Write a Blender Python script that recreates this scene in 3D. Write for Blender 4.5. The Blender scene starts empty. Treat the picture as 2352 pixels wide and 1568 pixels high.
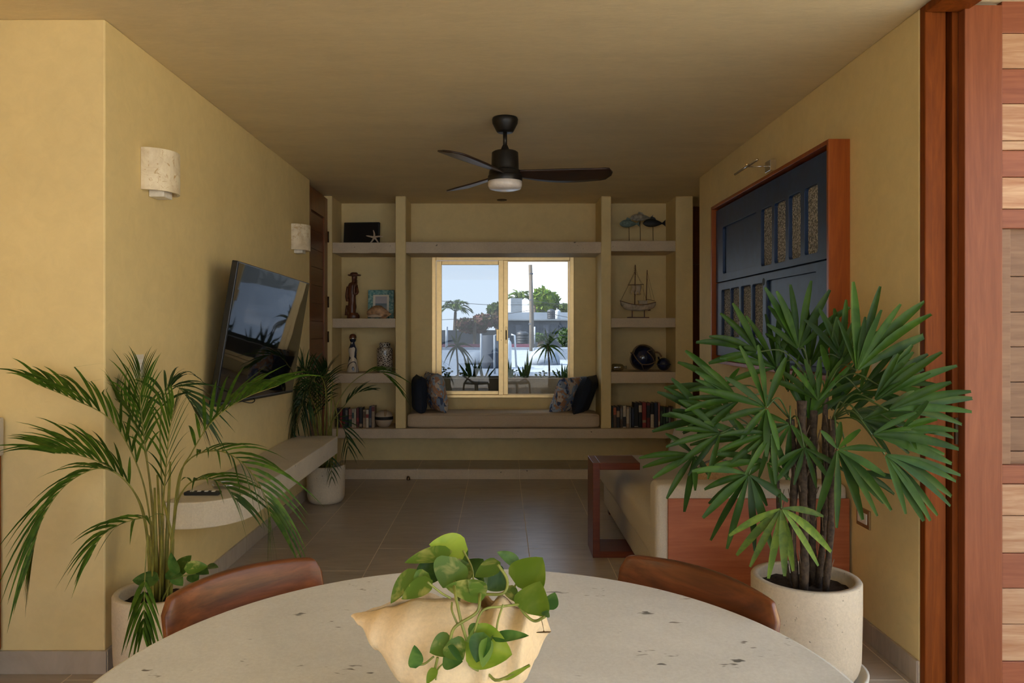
import bpy, bmesh, math, random
from mathutils import Vector, Matrix, noise as mnoise

random.seed(7)
S = bpy.context.scene
COL = S.collection
PI = math.pi

# ------------------------------------------------------------------ camera
F = 1750.0            # focal length in photograph pixels
VX, VY = 1150.0, 757.0   # principal point of the level camera in the photograph
EYE = 1.365
cam_d = bpy.data.cameras.new('camera')
cam_d.sensor_width = 36.0
cam_d.lens = F / 2352.0 * 36.0
cam_d.shift_x = (1176.0 - VX) / 2352.0
cam_d.shift_y = -(784.0 - VY) / 2352.0
cam_d.clip_start = 0.05
cam_d.clip_end = 400
cam = bpy.data.objects.new('camera', cam_d)
COL.objects.link(cam)
cam.location = (0, 0, EYE)
cam.rotation_euler = (PI / 2, 0, 0)
S.camera = cam

# ------------------------------------------------------------------ sky, sun, lamps, exposure
W = bpy.data.worlds.new('sky')
S.world = W
W.use_nodes = True
nt = W.node_tree
nt.nodes.clear()
_o = nt.nodes.new('ShaderNodeOutputWorld')
_b = nt.nodes.new('ShaderNodeBackground')
_t = nt.nodes.new('ShaderNodeTexCoord')
_s = nt.nodes.new('ShaderNodeSeparateXYZ')
_r = nt.nodes.new('ShaderNodeValToRGB')
_n = nt.nodes.new('ShaderNodeTexNoise')
_m = nt.nodes.new('ShaderNodeMixRGB')
_mp = nt.nodes.new('ShaderNodeMapping')
_mp.inputs['Scale'].default_value = (1.0, 1.0, 3.5)
nt.links.new(_t.outputs['Generated'], _s.inputs[0])
nt.links.new(_s.outputs['Z'], _r.inputs[0])
_r.color_ramp.elements[0].position = 0.0
_r.color_ramp.elements[0].color = (0.87, 0.94, 1.0, 1)
_r.color_ramp.elements[1].position = 0.55
_r.color_ramp.elements[1].color = (0.45, 0.65, 0.98, 1)
nt.links.new(_t.outputs['Generated'], _mp.inputs[0])
nt.links.new(_mp.outputs[0], _n.inputs['Vector'])
_n.inputs['Scale'].default_value = 3.0
_n.inputs['Detail'].default_value = 5.0
_r2 = nt.nodes.new('ShaderNodeValToRGB')
_r2.color_ramp.elements[0].position = 0.45
_r2.color_ramp.elements[0].color = (0, 0, 0, 1)
_r2.color_ramp.elements[1].position = 0.75
_r2.color_ramp.elements[1].color = (0.75, 0.75, 0.75, 1)
nt.links.new(_n.outputs['Fac'], _r2.inputs[0])
nt.links.new(_r2.outputs[0], _m.inputs[0])
nt.links.new(_r.outputs[0], _m.inputs[1])
_m.inputs[2].default_value = (0.91, 0.95, 1.0, 1)
nt.links.new(_m.outputs[0], _b.inputs[0])
_b.inputs[1].default_value = 1.25
nt.links.new(_b.outputs[0], _o.inputs[0])

sun_d = bpy.data.lights.new('sun', 'SUN')
sun_d.energy = 8.0
sun_d.angle = 0.01
sun_d.color = (1.0, 0.92, 0.80)
sun = bpy.data.objects.new('sun', sun_d)
COL.objects.link(sun)
sun.rotation_euler = Vector((0.70, 0.16, -0.62)).to_track_quat('-Z', 'Y').to_euler()

S.view_settings.view_transform = 'Standard'
S.view_settings.look = 'None'
S.view_settings.exposure = 1.08
S.view_settings.gamma = 1.0
S.view_settings.use_curve_mapping = False
S.cycles.max_bounces = 9
S.cycles.diffuse_bounces = 7
S.cycles.adaptive_threshold = 0.09
S.cycles.glossy_bounces = 3
S.cycles.transmission_bounces = 4
S.cycles.transparent_max_bounces = 8
S.cycles.caustics_reflective = False
S.cycles.caustics_refractive = False

# ------------------------------------------------------------------ helpers
def P(px, py, Y):
    """world point seen at photograph pixel (px, py) when it stands at distance Y"""
    return Vector(((px - VX) / F * Y, Y, EYE - (py - VY) / F * Y))

MATS = {}
def _nodes(name):
    m = bpy.data.materials.new(name)
    m.use_nodes = True
    n = m.node_tree
    n.nodes.clear()
    out = n.nodes.new('ShaderNodeOutputMaterial')
    b = n.nodes.new('ShaderNodeBsdfPrincipled')
    n.links.new(b.outputs[0], out.inputs[0])
    MATS[name] = m
    return m, n, b, out

def c4(c):
    return (c[0], c[1], c[2], 1.0)

def _coord(n, scale=(1, 1, 1), world=True, rot=(0, 0, 0)):
    mp = n.nodes.new('ShaderNodeMapping')
    if world:
        g = n.nodes.new('ShaderNodeNewGeometry')
        n.links.new(g.outputs['Position'], mp.inputs[0])
    else:
        g = n.nodes.new('ShaderNodeTexCoord')
        n.links.new(g.outputs['Object'], mp.inputs[0])
    mp.inputs['Scale'].default_value = scale
    mp.inputs['Rotation'].default_value = rot
    return mp

def _noise(n, vec, scale, detail=4.0, rough=0.55, dist=0.0):
    t = n.nodes.new('ShaderNodeTexNoise')
    t.inputs['Scale'].default_value = scale
    t.inputs['Detail'].default_value = detail
    t.inputs['Roughness'].default_value = rough
    t.inputs['Distortion'].default_value = dist
    n.links.new(vec.outputs[0], t.inputs['Vector'])
    return t

def _ramp(n, fac, stops):
    r = n.nodes.new('ShaderNodeValToRGB')
    e = r.color_ramp.elements
    while len(e) > 1:
        e.remove(e[-1])
    e[0].position = stops[0][0]
    e[0].color = c4(stops[0][1])
    for p, c in stops[1:]:
        x = e.new(p)
        x.color = c4(c)
    n.links.new(fac, r.inputs[0])
    return r

def _bump(n, b, height, strength, dist):
    bp = n.nodes.new('ShaderNodeBump')
    bp.inputs['Strength'].default_value = strength
    bp.inputs['Distance'].default_value = dist
    n.links.new(height, bp.inputs['Height'])
    n.links.new(bp.outputs[0], b.inputs['Normal'])

def _mixc(n, fac, a, b, mode='MIX'):
    m = n.nodes.new('ShaderNodeMixRGB')
    m.blend_type = mode
    for i, v in ((0, fac), (1, a), (2, b)):
        if hasattr(v, 'is_output'):
            n.links.new(v, m.inputs[i])
        elif i == 0:
            m.inputs[0].default_value = v
        else:
            m.inputs[i].default_value = c4(v)
    return m

def plain(name, c, rough=0.5, metal=0.0, vary=0.12, scale=30.0, bump=0.0, coat=0.0, world=False):
    m, n, b, o = _nodes(name)
    co = _coord(n, world=world)
    t = _noise(n, co, scale)
    lo = tuple(max(0, x * (1 - vary)) for x in c)
    hi = tuple(min(1, x * (1 + vary)) for x in c)
    r = _ramp(n, t.outputs['Fac'], [(0.3, lo), (0.7, hi)])
    n.links.new(r.outputs[0], b.inputs['Base Color'])
    b.inputs['Roughness'].default_value = rough
    b.inputs['Metallic'].default_value = metal
    if coat:
        b.inputs['Coat Weight'].default_value = coat
    if bump:
        _bump(n, b, t.outputs['Fac'], bump, 0.005)
    return m

def plaster(name, c, stretch=(1, 1, 1)):
    m, n, b, o = _nodes(name)
    co = _coord(n, stretch)
    big = _noise(n, co, 1.6, 5, 0.6, 0.4)
    fine = _noise(n, co, 14, 6, 0.65, 0.6)
    mx = _mixc(n, 0.45, big.outputs['Fac'], fine.outputs['Fac'])
    r = _ramp(n, mx.outputs[0], [(0.3, tuple(x * 0.90 for x in c)), (0.7, tuple(min(1, x * 1.08) for x in c))])
    n.links.new(r.outputs[0], b.inputs['Base Color'])
    b.inputs['Roughness'].default_value = 0.75
    _bump(n, b, fine.outputs['Fac'], 0.22, 0.006)
    return m

def stone(name, c, spots=0.0, scale=60.0, bump=0.35, pit=9.0, rough=0.8):
    """cast limestone: fine sandy grain, faint clouds, sparse dark pits"""
    m, n, b, o = _nodes(name)
    co = _coord(n)
    g = _noise(n, co, scale * 2.2, 6, 0.7)
    cl = _noise(n, co, 3.0, 4, 0.55, 0.8)
    mx = _mixc(n, 0.5, g.outputs['Fac'], cl.outputs['Fac'])
    r = _ramp(n, mx.outputs[0], [(0.3, tuple(x * 0.80 for x in c)), (0.68, tuple(min(1, x * 1.14) for x in c))])
    last = r.outputs[0]
    if spots:
        v = n.nodes.new('ShaderNodeTexNoise')
        v.inputs['Scale'].default_value = pit
        v.inputs['Detail'].default_value = 3
        v.inputs['Roughness'].default_value = 0.75
        cs = _coord(n, (1.0, 2.2, 1.0))
        n.links.new(cs.outputs[0], v.inputs['Vector'])
        rr = _ramp(n, v.outputs['Fac'], [(0.70 - spots, (0, 0, 0)), (0.74 - spots, (1, 1, 1))])
        mm = _mixc(n, rr.outputs[0], last, tuple(x * 0.22 for x in c))
        last = mm.outputs[0]
    n.links.new(last, b.inputs['Base Color'])
    b.inputs['Roughness'].default_value = rough
    _bump(n, b, g.outputs['Fac'], bump, 0.004)
    return m

def wood(name, c1, c2, axis='Z', scale=1.0, rough=0.35, coat=0.25, dist=3.0, world=False, turn=0.0):
    m, n, b, o = _nodes(name)
    st = {'X': (0.7, 9, 9), 'Y': (9, 0.7, 9), 'Z': (9, 9, 0.7)}[axis]
    co = _coord(n, tuple(s * scale for s in st), world=world)
    if turn:
        pre = _coord(n, world=world, rot=(0, 0, -turn))
        n.links.new(pre.outputs[0], co.inputs[0])
    t = _noise(n, co, 1.3, 5, 0.6, dist)
    f = _noise(n, co, 9.0, 4, 0.6, 0.5)
    mx = _mixc(n, 0.35, t.outputs['Fac'], f.outputs['Fac'])
    r = _ramp(n, mx.outputs[0], [(0.28, c2), (0.5, tuple((a + d) / 2 for a, d in zip(c1, c2))), (0.68, c1)])
    oi = n.nodes.new('ShaderNodeObjectInfo')
    hv = n.nodes.new('ShaderNodeHueSaturation')
    mr = n.nodes.new('ShaderNodeMapRange')
    mr.inputs['To Min'].default_value = 0.88
    mr.inputs['To Max'].default_value = 1.12
    n.links.new(oi.outputs['Random'], mr.inputs[0])
    n.links.new(mr.outputs[0], hv.inputs['Value'])
    n.links.new(r.outputs[0], hv.inputs['Color'])
    n.links.new(hv.outputs[0], b.inputs['Base Color'])
    b.inputs['Roughness'].default_value = rough
    b.inputs['Coat Weight'].default_value = coat
    b.inputs['Specular IOR Level'].default_value = 0.3
    b.inputs['Coat Roughness'].default_value = 0.3
    _bump(n, b, f.outputs['Fac'], 0.08, 0.003)
    return m

def leafmat(name, c, c2=None, patch=0.0, trans=0.25, rough=0.4, scale=25.0):
    m, n, b, o = _nodes(name)
    co = _coord(n, world=False)
    t = _noise(n, co, scale, 3, 0.6, 0.6)
    c2 = c2 or tuple(x * 0.7 for x in c)
    r = _ramp(n, t.outputs['Fac'], [(0.42 - patch, c), (0.60 - patch, c2)])
    oi = n.nodes.new('ShaderNodeObjectInfo')
    hv = n.nodes.new('ShaderNodeHueSaturation')
    mr = n.nodes.new('ShaderNodeMapRange')
    mr.inputs['To Min'].default_value = 0.58
    mr.inputs['To Max'].default_value = 1.25
    n.links.new(oi.outputs['Random'], mr.inputs[0])
    n.links.new(mr.outputs[0], hv.inputs['Value'])
    n.links.new(r.outputs[0], hv.inputs['Color'])
    n.links.new(hv.outputs[0], b.inputs['Base Color'])
    b.inputs['Roughness'].default_value = rough
    b.inputs['Specular IOR Level'].default_value = 0.22
    tr = n.nodes.new('ShaderNodeBsdfTranslucent')
    n.links.new(hv.outputs[0], tr.inputs['Color'])
    mx = n.nodes.new('ShaderNodeMixShader')
    mx.inputs[0].default_value = trans
    n.links.new(b.outputs[0], mx.inputs[1])
    n.links.new(tr.outputs[0], mx.inputs[2])
    n.links.new(mx.outputs[0], o.inputs[0])
    return m

def glassmat(name, tint=(1, 1, 1), refl=0.06, rough=0.0):
    """thin window glass: clear with a fresnel reflection"""
    m, n, b, o = _nodes(name)
    n.nodes.remove(b)
    tr = n.nodes.new('ShaderNodeBsdfTransparent')
    tr.inputs[0].default_value = c4(tint)
    gl = n.nodes.new('ShaderNodeBsdfGlossy')
    gl.inputs['Roughness'].default_value = rough
    mx = n.nodes.new('ShaderNodeMixShader')
    mx.inputs[0].default_value = refl
    n.links.new(tr.outputs[0], mx.inputs[1])
    n.links.new(gl.outputs[0], mx.inputs[2])
    n.links.new(mx.outputs[0], o.inputs[0])
    return m

class MB:
    """collects simple shapes and links them as one mesh object"""
    def __init__(self):
        self.v = []
        self.f = []
    def add(self, vs, fs):
        k = len(self.v)
        self.v += [tuple(p) for p in vs]
        self.f += [tuple(i + k for i in q) for q in fs]
        return self
    def box(self, x0, x1, y0, y1, z0, z1):
        return self.add([(x0, y0, z0), (x1, y0, z0), (x1, y1, z0), (x0, y1, z0),
                         (x0, y0, z1), (x1, y0, z1), (x1, y1, z1), (x0, y1, z1)],
                        [(0, 3, 2, 1), (4, 5, 6, 7), (0, 1, 5, 4), (1, 2, 6, 5), (2, 3, 7, 6), (3, 0, 4, 7)])
    def tube(self, pts, rad, n=8, cap=True):
        pts = [Vector(p) for p in pts]
        if not hasattr(rad, '__len__'):
            rad = [rad] * len(pts)
        vs, fs = [], []
        up = None
        for i, p in enumerate(pts):
            t = (pts[min(i + 1, len(pts) - 1)] - pts[max(i - 1, 0)])
            if t.length < 1e-9:
                t = Vector((0, 0, 1))
            t.normalize()
            if up is None:
                up = Vector((0, 0, 1)) if abs(t.z) < 0.9 else Vector((1, 0, 0))
            a = t.cross(up)
            if a.length < 1e-6:
                a = t.cross(Vector((0, 1, 0)))
            a.normalize()
            b = a.cross(t).normalized()
            up = b
            for k in range(n):
                w = 2 * PI * k / n
                vs.append(p + (a * math.cos(w) + b * math.sin(w)) * rad[i])
        for i in range(len(pts) - 1):
            for k in range(n):
                fs.append((i * n + k, i * n + (k + 1) % n, (i + 1) * n + (k + 1) % n, (i + 1) * n + k))
        if cap:
            fs.append(tuple(range(n))[::-1])
            fs.append(tuple((len(pts) - 1) * n + k for k in range(n)))
        return self.add(vs, fs)
    def lathe(self, prof, c=(0, 0, 0), n=32, sx=1.0, sy=1.0):
        vs, fs = [], []
        for r, z in prof:
            for k in range(n):
                w = 2 * PI * k / n
                vs.append((c[0] + r * math.cos(w) * sx, c[1] + r * math.sin(w) * sy, c[2] + z))
        for i in range(len(prof) - 1):
            for k in range(n):
                fs.append((i * n + k, i * n + (k + 1) % n, (i + 1) * n + (k + 1) % n, (i + 1) * n + k))
        if prof[0][0] > 1e-6:
            fs.append(tuple(range(n))[::-1])
        if prof[-1][0] > 1e-6:
            fs.append(tuple((len(prof) - 1) * n + k for k in range(n)))
        return self.add(vs, fs)
    def grid(self, fn, nu, nv, wrap_u=False):
        vs = [fn(i / (nu if wrap_u else nu - 1), j / (nv - 1)) for j in range(nv) for i in range(nu)]
        fs = []
        for j in range(nv - 1):
            for i in range(nu if wrap_u else nu - 1):
                i2 = (i + 1) % nu
                fs.append((j * nu + i, j * nu + i2, (j + 1) * nu + i2, (j + 1) * nu + i))
        return self.add(vs, fs)
    def prism(self, poly, a, b, axis='Y'):
        """poly of 2-D points extruded along an axis from a to b"""
        n = len(poly)
        def pt(p, t):
            if axis == 'Y':
                return (p[0], t, p[1])
            if axis == 'X':
                return (t, p[0], p[1])
            return (p[0], p[1], t)
        vs = [pt(p, a) for p in poly] + [pt(p, b) for p in poly]
        fs = [tuple(range(n))[::-1], tuple(range(n, 2 * n))]
        fs += [(i, (i + 1) % n, n + (i + 1) % n, n + i) for i in range(n)]
        return self.add(vs, fs)
    def mesh(self, name, mat, smooth=False):
        me = bpy.data.meshes.new(name)
        me.from_pydata(self.v, [], self.f)
        me.update()
        bm = bmesh.new()
        bm.from_mesh(me)
        bmesh.ops.recalc_face_normals(bm, faces=bm.faces)
        bm.to_mesh(me)
        bm.free()
        if mat is not None:
            me.materials.append(MATS[mat] if isinstance(mat, str) else mat)
        if smooth:
            me.polygons.foreach_set('use_smooth', [True] * len(me.polygons))
        return me
    def build(self, name, mat, parent=None, smooth=False, bevel=0.0, seg=2, sub=0, solid=0.0, soft=False):
        o = bpy.data.objects.new(name, self.mesh(name, mat, smooth))
        COL.objects.link(o)
        attach(o, parent)
        if solid:
            md = o.modifiers.new('solid', 'SOLIDIFY')
            md.thickness = solid
            md.offset = -1
        if bevel:
            md = o.modifiers.new('bevel', 'BEVEL')
            md.width = bevel
            md.segments = seg
            md.limit_method = 'ANGLE'
            md.angle_limit = math.radians(40)
            if soft:
                o.data.polygons.foreach_set('use_smooth', [True] * len(o.data.polygons))
        if sub:
            md = o.modifiers.new('sub', 'SUBSURF')
            md.levels = md.render_levels = sub
        return o

def attach(o, parent):
    if parent is not None:
        o.parent = parent
        o.matrix_parent_inverse = world_of(parent).inverted()

def world_of(o):
    M = Matrix.LocRotScale(o.location, o.rotation_euler, o.scale)
    if o.parent is not None:
        M = world_of(o.parent) @ o.matrix_parent_inverse @ M
    return M

def tag(o, label=None, cat=None, group=None, kind=None):
    if label:
        o['label'] = label
    if cat:
        o['category'] = cat
    if group:
        o['group'] = group
    if kind:
        o['kind'] = kind
    return o

def thing(name, label, cat, loc=(0, 0, 0), group=None):
    o = bpy.data.objects.new(name, None)
    o.empty_display_size = 0.05
    COL.objects.link(o)
    o.location = loc
    return tag(o, label, cat, group)

def struct(o, label=None):
    o['kind'] = 'structure'
    if label:
        o['label'] = label
    return o

def catmull(pts, n):
    pts = [Vector(p) for p in pts]
    q = [pts[0] * 2 - pts[1]] + pts + [pts[-1] * 2 - pts[-2]]
    out = []
    m = len(pts) - 1
    for i in range(n + 1):
        s = i / n * m
        k = min(int(s), m - 1)
        t = s - k
        p0, p1, p2, p3 = q[k:k + 4]
        out.append(0.5 * ((2 * p1) + (p2 - p0) * t + (2 * p0 - 5 * p1 + 4 * p2 - p3) * t * t + (3 * p1 - p0 - 3 * p2 + p3) * t ** 3))
    return out

def rnd(a, b):
    return random.uniform(a, b)

# ------------------------------------------------------------------ materials
plaster('wall_plaster', (0.745, 0.60, 0.305))
plaster('ceiling_plaster', (0.75, 0.62, 0.375), (1, 3, 1))
stone('shelf_stone', (0.60, 0.50, 0.37), spots=0.02, scale=45)
stone('bench_stone', (0.64, 0.58, 0.48), spots=0.01, scale=50)
stone('table_stone', (0.70, 0.73, 0.74), spots=0.035, scale=70, bump=0.12, rough=0.45, pit=10)
stone('pot_stone', (0.62, 0.54, 0.42), spots=0.03, scale=38, bump=0.5, pit=40)
stone('shell_stone', (0.78, 0.62, 0.40), spots=0.0, scale=60, bump=0.3)
stone('counter_stone', (0.5, 0.46, 0.4), scale=50)
stone('terrace_stone', (0.68, 0.62, 0.54), scale=30)
stone('concrete', (0.33, 0.30, 0.26), scale=30)
def tile_mat():
    m, n, b, o = _nodes('floor_tile')
    co = _coord(n, (1.0, 5.0, 1.0))
    t = _noise(n, co, 4.0, 6, 0.65, 0.8)
    oi = n.nodes.new('ShaderNodeObjectInfo')
    r = _ramp(n, t.outputs['Fac'], [(0.3, (0.37, 0.31, 0.25)), (0.7, (0.50, 0.435, 0.365))])
    hv = n.nodes.new('ShaderNodeHueSaturation')
    mr = n.nodes.new('ShaderNodeMapRange')
    mr.inputs['To Min'].default_value = 0.92
    mr.inputs['To Max'].default_value = 1.08
    n.links.new(oi.outputs['Random'], mr.inputs[0])
    n.links.new(mr.outputs[0], hv.inputs['Value'])
    n.links.new(r.outputs[0], hv.inputs['Color'])
    n.links.new(hv.outputs[0], b.inputs['Base Color'])
    b.inputs['Roughness'].default_value = 0.30
    _bump(n, b, t.outputs['Fac'], 0.06, 0.004)
tile_mat()
plain('grout', (0.78, 0.69, 0.55), 0.9, scale=80)
wood('door_wood', (0.26, 0.085, 0.022), (0.11, 0.028, 0.008), 'Z')
wood('door_plank', (0.20, 0.06, 0.016), (0.09, 0.022, 0.007), 'Y')
wood('frame_wood', (0.25, 0.062, 0.008), (0.12, 0.027, 0.004), 'Z', rough=0.5, coat=0.0)
MATS['frame_wood'].node_tree.nodes['Principled BSDF'].inputs['Specular IOR Level'].default_value = 0.12
wood('leaf_wood', (0.32, 0.098, 0.036), (0.20, 0.052, 0.017), 'Z', rough=0.45, coat=0.08)
wood('plank_red', (0.34, 0.115, 0.052), (0.20, 0.055, 0.025), 'X', rough=0.45, coat=0.08)
wood('plank_light', (0.60, 0.40, 0.24), (0.34, 0.13, 0.05), 'X', rough=0.45, coat=0.08)
wood('plank_grey', (0.28, 0.16, 0.09), (0.17, 0.085, 0.045), 'X', rough=0.5, coat=0.1)
wood('art_frame', (0.38, 0.095, 0.012), (0.22, 0.043, 0.006), 'Z', rough=0.35)
wood('sofa_wood', (0.42, 0.13, 0.050), (0.28, 0.07, 0.024), 'X', rough=0.4, coat=0.2)
wood('side_table_wood', (0.20, 0.046, 0.014), (0.10, 0.020, 0.008), 'X', rough=0.38, coat=0.1)
wood('chair_wood', (0.27, 0.088, 0.026), (0.035, 0.010, 0.004), 'X', scale=0.8, rough=0.36, coat=0.2, dist=1.6, turn=0.80)
wood('chair_wood_dark', (0.20, 0.060, 0.020), (0.022, 0.007, 0.004), 'X', scale=0.8, rough=0.32, coat=0.25, dist=1.6, turn=-0.90)
wood('statue_wood', (0.16, 0.055, 0.022), (0.05, 0.016, 0.008), 'Z', scale=4)
wood('pole_wood', (0.15, 0.13, 0.11), (0.06, 0.05, 0.04), 'Z', rough=0.9, coat=0)
plain('blue_paint', (0.016, 0.042, 0.115), 0.42, vary=0.2, scale=12)
plain('blue_dark', (0.008, 0.016, 0.045), 0.5)
plain('fabric_beige', (0.54, 0.43, 0.31), 0.95, vary=0.12, scale=260, bump=0.3)
plain('fabric_sofa', (0.54, 0.49, 0.41), 0.95, vary=0.10, scale=260, bump=0.3)
plain('fabric_navy', (0.010, 0.016, 0.032), 0.85, vary=0.3, scale=120, bump=0.2)
plain('black_metal', (0.012, 0.010, 0.008), 0.42, metal=0.3)
plain('blade_wood', (0.030, 0.014, 0.009), 0.35, vary=0.3, scale=8)
plain('diffuser', (0.75, 0.70, 0.66), 0.25)
plain('gold_alu', (0.78, 0.56, 0.27), 0.36, metal=0.85, vary=0.05)
plain('gold_dark', (0.30, 0.20, 0.09), 0.45, metal=0.6)
plain('chrome', (0.75, 0.72, 0.66), 0.18, metal=1.0, vary=0.03)
plain('bronze', (0.10, 0.07, 0.04), 0.4, metal=0.8)
plain('tv_black', (0.006, 0.006, 0.007), 0.3)
plain('plate_cream', (0.72, 0.66, 0.54), 0.35, vary=0.03)
plain('plate_white', (0.78, 0.76, 0.70), 0.35, vary=0.03)
plain('soil', (0.030, 0.018, 0.011), 1.0, vary=0.6, scale=90, bump=1.0)
plain('black_matte', (0.010, 0.010, 0.010), 0.6, vary=0.4, scale=14)
plain('lamp_white', (0.80, 0.76, 0.68), 0.4)
plain('cane', (0.055, 0.036, 0.022), 0.9, vary=0.6, scale=60, bump=0.8)
plain('cane_fibre', (0.17, 0.12, 0.075), 0.95, vary=0.3, scale=60)
plain('areca_stem', (0.20, 0.19, 0.035), 0.5, vary=0.35, scale=20)
plain('petiole', (0.055, 0.095, 0.022), 0.5, vary=0.3, scale=20)
plain('vine', (0.23, 0.26, 0.055), 0.5, vary=0.3, scale=30)
leafmat('areca_leaf', (0.042, 0.105, 0.010), (0.085, 0.160, 0.016), rough=0.48)
leafmat('areca_dark', (0.022, 0.060, 0.016), (0.040, 0.085, 0.022), rough=0.4)
leafmat('rhapis_leaf', (0.026, 0.072, 0.007), (0.048, 0.112, 0.010), rough=0.42, trans=0.2, scale=7.0)
leafmat('rhapis_light', (0.105, 0.185, 0.030), (0.170, 0.260, 0.035), rough=0.45)
leafmat('pothos_leaf', (0.110, 0.205, 0.030), (0.42, 0.43, 0.13), patch=-0.10, rough=0.3, scale=30, trans=0.3)
leafmat('pothos_lime', (0.200, 0.330, 0.030), (0.32, 0.43, 0.06), patch=-0.05, rough=0.3, scale=16, trans=0.35)
leafmat('pothos_dark', (0.045, 0.125, 0.025), (0.10, 0.20, 0.045), rough=0.3, trans=0.25)
leafmat('window_plant', (0.035, 0.085, 0.022), (0.08, 0.13, 0.035), rough=0.45)
leafmat('tree_leaf', (0.045, 0.105, 0.008), (0.125, 0.180, 0.012), rough=0.6, scale=2)
leafmat('tree_palm', (0.060, 0.110, 0.018), (0.120, 0.165, 0.030), rough=0.6, scale=2)
leafmat('flower_bush', (0.090, 0.095, 0.030), (0.210, 0.085, 0.075), rough=0.7, scale=1.5)
glassmat('pane_clear', (0.84, 0.86, 0.87), 0.018)
glassmat('pane_tint', (0.54, 0.57, 0.60), 0.035)
# ================================================================== the room
XL, XR = -1.574, 1.611      # side walls of the sitting room
CEIL = 2.60
YF = 7.04                   # front of the shelving
YB = 7.46                   # back wall
YK = 3.03                   # corner where the left wall begins
TW, TL_, J0 = 0.468, 0.893, -1.231

# floor: slab with single tiles
fl = MB().box(-4.4, 1.80, -2.3, 7.6, -0.15, -0.0008).build('floor', 'grout')
struct(fl, 'brown grey porcelain tiles in running bond')
_tile_full = MB().box(-TW / 2 + 0.0026, TW / 2 - 0.0026, -TL_ / 2 + 0.0026, TL_ / 2 - 0.0026, -0.008, 0).mesh('tile', 'floor_tile')
def put_tile(x0, x1, y0, y1, z, parent, name='tile'):
    full = abs(x1 - x0 - TW) < 1e-4 and abs(y1 - y0 - TL_) < 1e-4
    if full:
        o = bpy.data.objects.new(name, _tile_full)
        COL.objects.link(o)
        o.location = ((x0 + x1) / 2, (y0 + y1) / 2, z)
        attach(o, parent)
        return o
    g = 0.0026
    return MB().box(x0 + g, x1 - g, y0 + g, y1 - g, z - 0.008, z).build(name, 'floor_tile', parent)
YR = 6.965                  # riser of the low step below the bench
for i in range(-7, 7):
    x0 = J0 + i * TW
    a, b = max(x0, -4.38), min(x0 + TW, 1.78)
    if b - a < 0.02:
        continue
    off = 6.10 if i % 2 == 0 else 5.65
    k = -12
    while True:
        y0 = off + k * TL_
        k += 1
        if y0 > YR:
            break
        p, q = max(y0, -2.28), min(y0 + TL_, YR)
        if q - p > 0.02:
            put_tile(a, b, p, q, 0.0, fl)

# low tiled step that runs below the bench
st = MB().box(-1.60, 1.80, YR + 0.009, YB, -0.002, 0.0885).build('trim_1', 'grout')
struct(st, 'low tiled step running under the window bench')
for i in range(-1, 7):
    x0 = J0 + i * TW
    a, b = max(x0, -1.575), min(x0 + TW, 1.78)
    if b - a > 0.02:
        put_tile(a, b, YR + 0.003, YB, 0.0905, st, 'step_tile')
        MB().box(a + 0.0016, b - 0.0016, YR, YR + 0.010, 0.0, 0.080 + 0.004 * (i % 3)).build('riser_tile', 'shelf_stone', st)

# ceiling; its unseen overhang behind the camera is added to cut skylight
struct(MB().box(-4.4, 2.75, -3.9, 9.2, CEIL, CEIL + 0.2).build('ceiling', 'ceiling_plaster'))
struct(MB().lathe([(0.028, -0.006), (0.045, -0.006), (0.05, 0.0), (0.0, 0.0)], (0.012, 7.25, CEIL), 24).build('trim_2', 'bronze', None, True), 'small recessed ring on the ceiling above the window')

# walls
struct(MB().prism([(XL, YK), (XL, 6.28), (XL - 0.16, 6.28), (XL - 0.16, YK + 0.16), (-4.4, YK + 0.16), (-4.4, YK)], 0, CEIL, 'Z').build('wall_left', 'wall_plaster', bevel=0.006))
struct(MB().box(-4.55, -4.4, -2.3, YK + 0.16, 0, CEIL).build('wall_far_left', 'wall_plaster'))
struct(MB().box(XR, XR + 0.08, 2.932, 6.18, 0, CEIL).build('wall_right', 'wall_plaster', bevel=0.006))
# wall behind the camera: unseen kitchen-side run, width shaped to limit daylight; the rest is open
struct(MB().box(-4.4, -2.2, -2.3, -2.15, 0, CEIL).build('wall_front', 'wall_plaster'))
# back wall round the window
WX0, WX1, WZ0, WZ1 = -0.674, 0.716, 0.70, 2.076
bw = MB()
bw.box(-1.75, WX0, YB, YB + 0.14, 0, CEIL)
bw.box(WX1, 1.82, YB, YB + 0.14, 0, CEIL)
bw.box(WX0, WX1, YB, YB + 0.14, 0, WZ0)
bw.box(WX0, WX1, YB, YB + 0.14, WZ1, CEIL)
struct(bw.build('wall_back', 'wall_plaster'))
# side passage on the right, past the end of the wall
struct(MB().box(2.6, 2.75, 6.0, 9.2, 0, CEIL).box(1.75, 2.6, 9.05, 9.2, 0, CEIL).box(1.75, 2.75, 6.03, 6.18, 0, CEIL).build('wall_passage', 'wall_plaster'))
struct(MB().box(1.74, 2.75, 6.0, 9.2, -0.15, -0.001).build('floor_passage', 'floor_tile'))
d3 = struct(MB().box(1.80, 2.6, YB + 0.16, YB + 0.20, 0.0, 2.0).build('door_3', 'door_wood'), 'dark wooden door in the side passage')
MB().box(1.78, 2.6, YB + 0.19, YB + 0.22, 0.0, 2.6).box(1.80, 2.6, YB + 0.16, YB + 0.195, 2.02, 2.59).build('top_panel', 'door_wood', d3)

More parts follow.
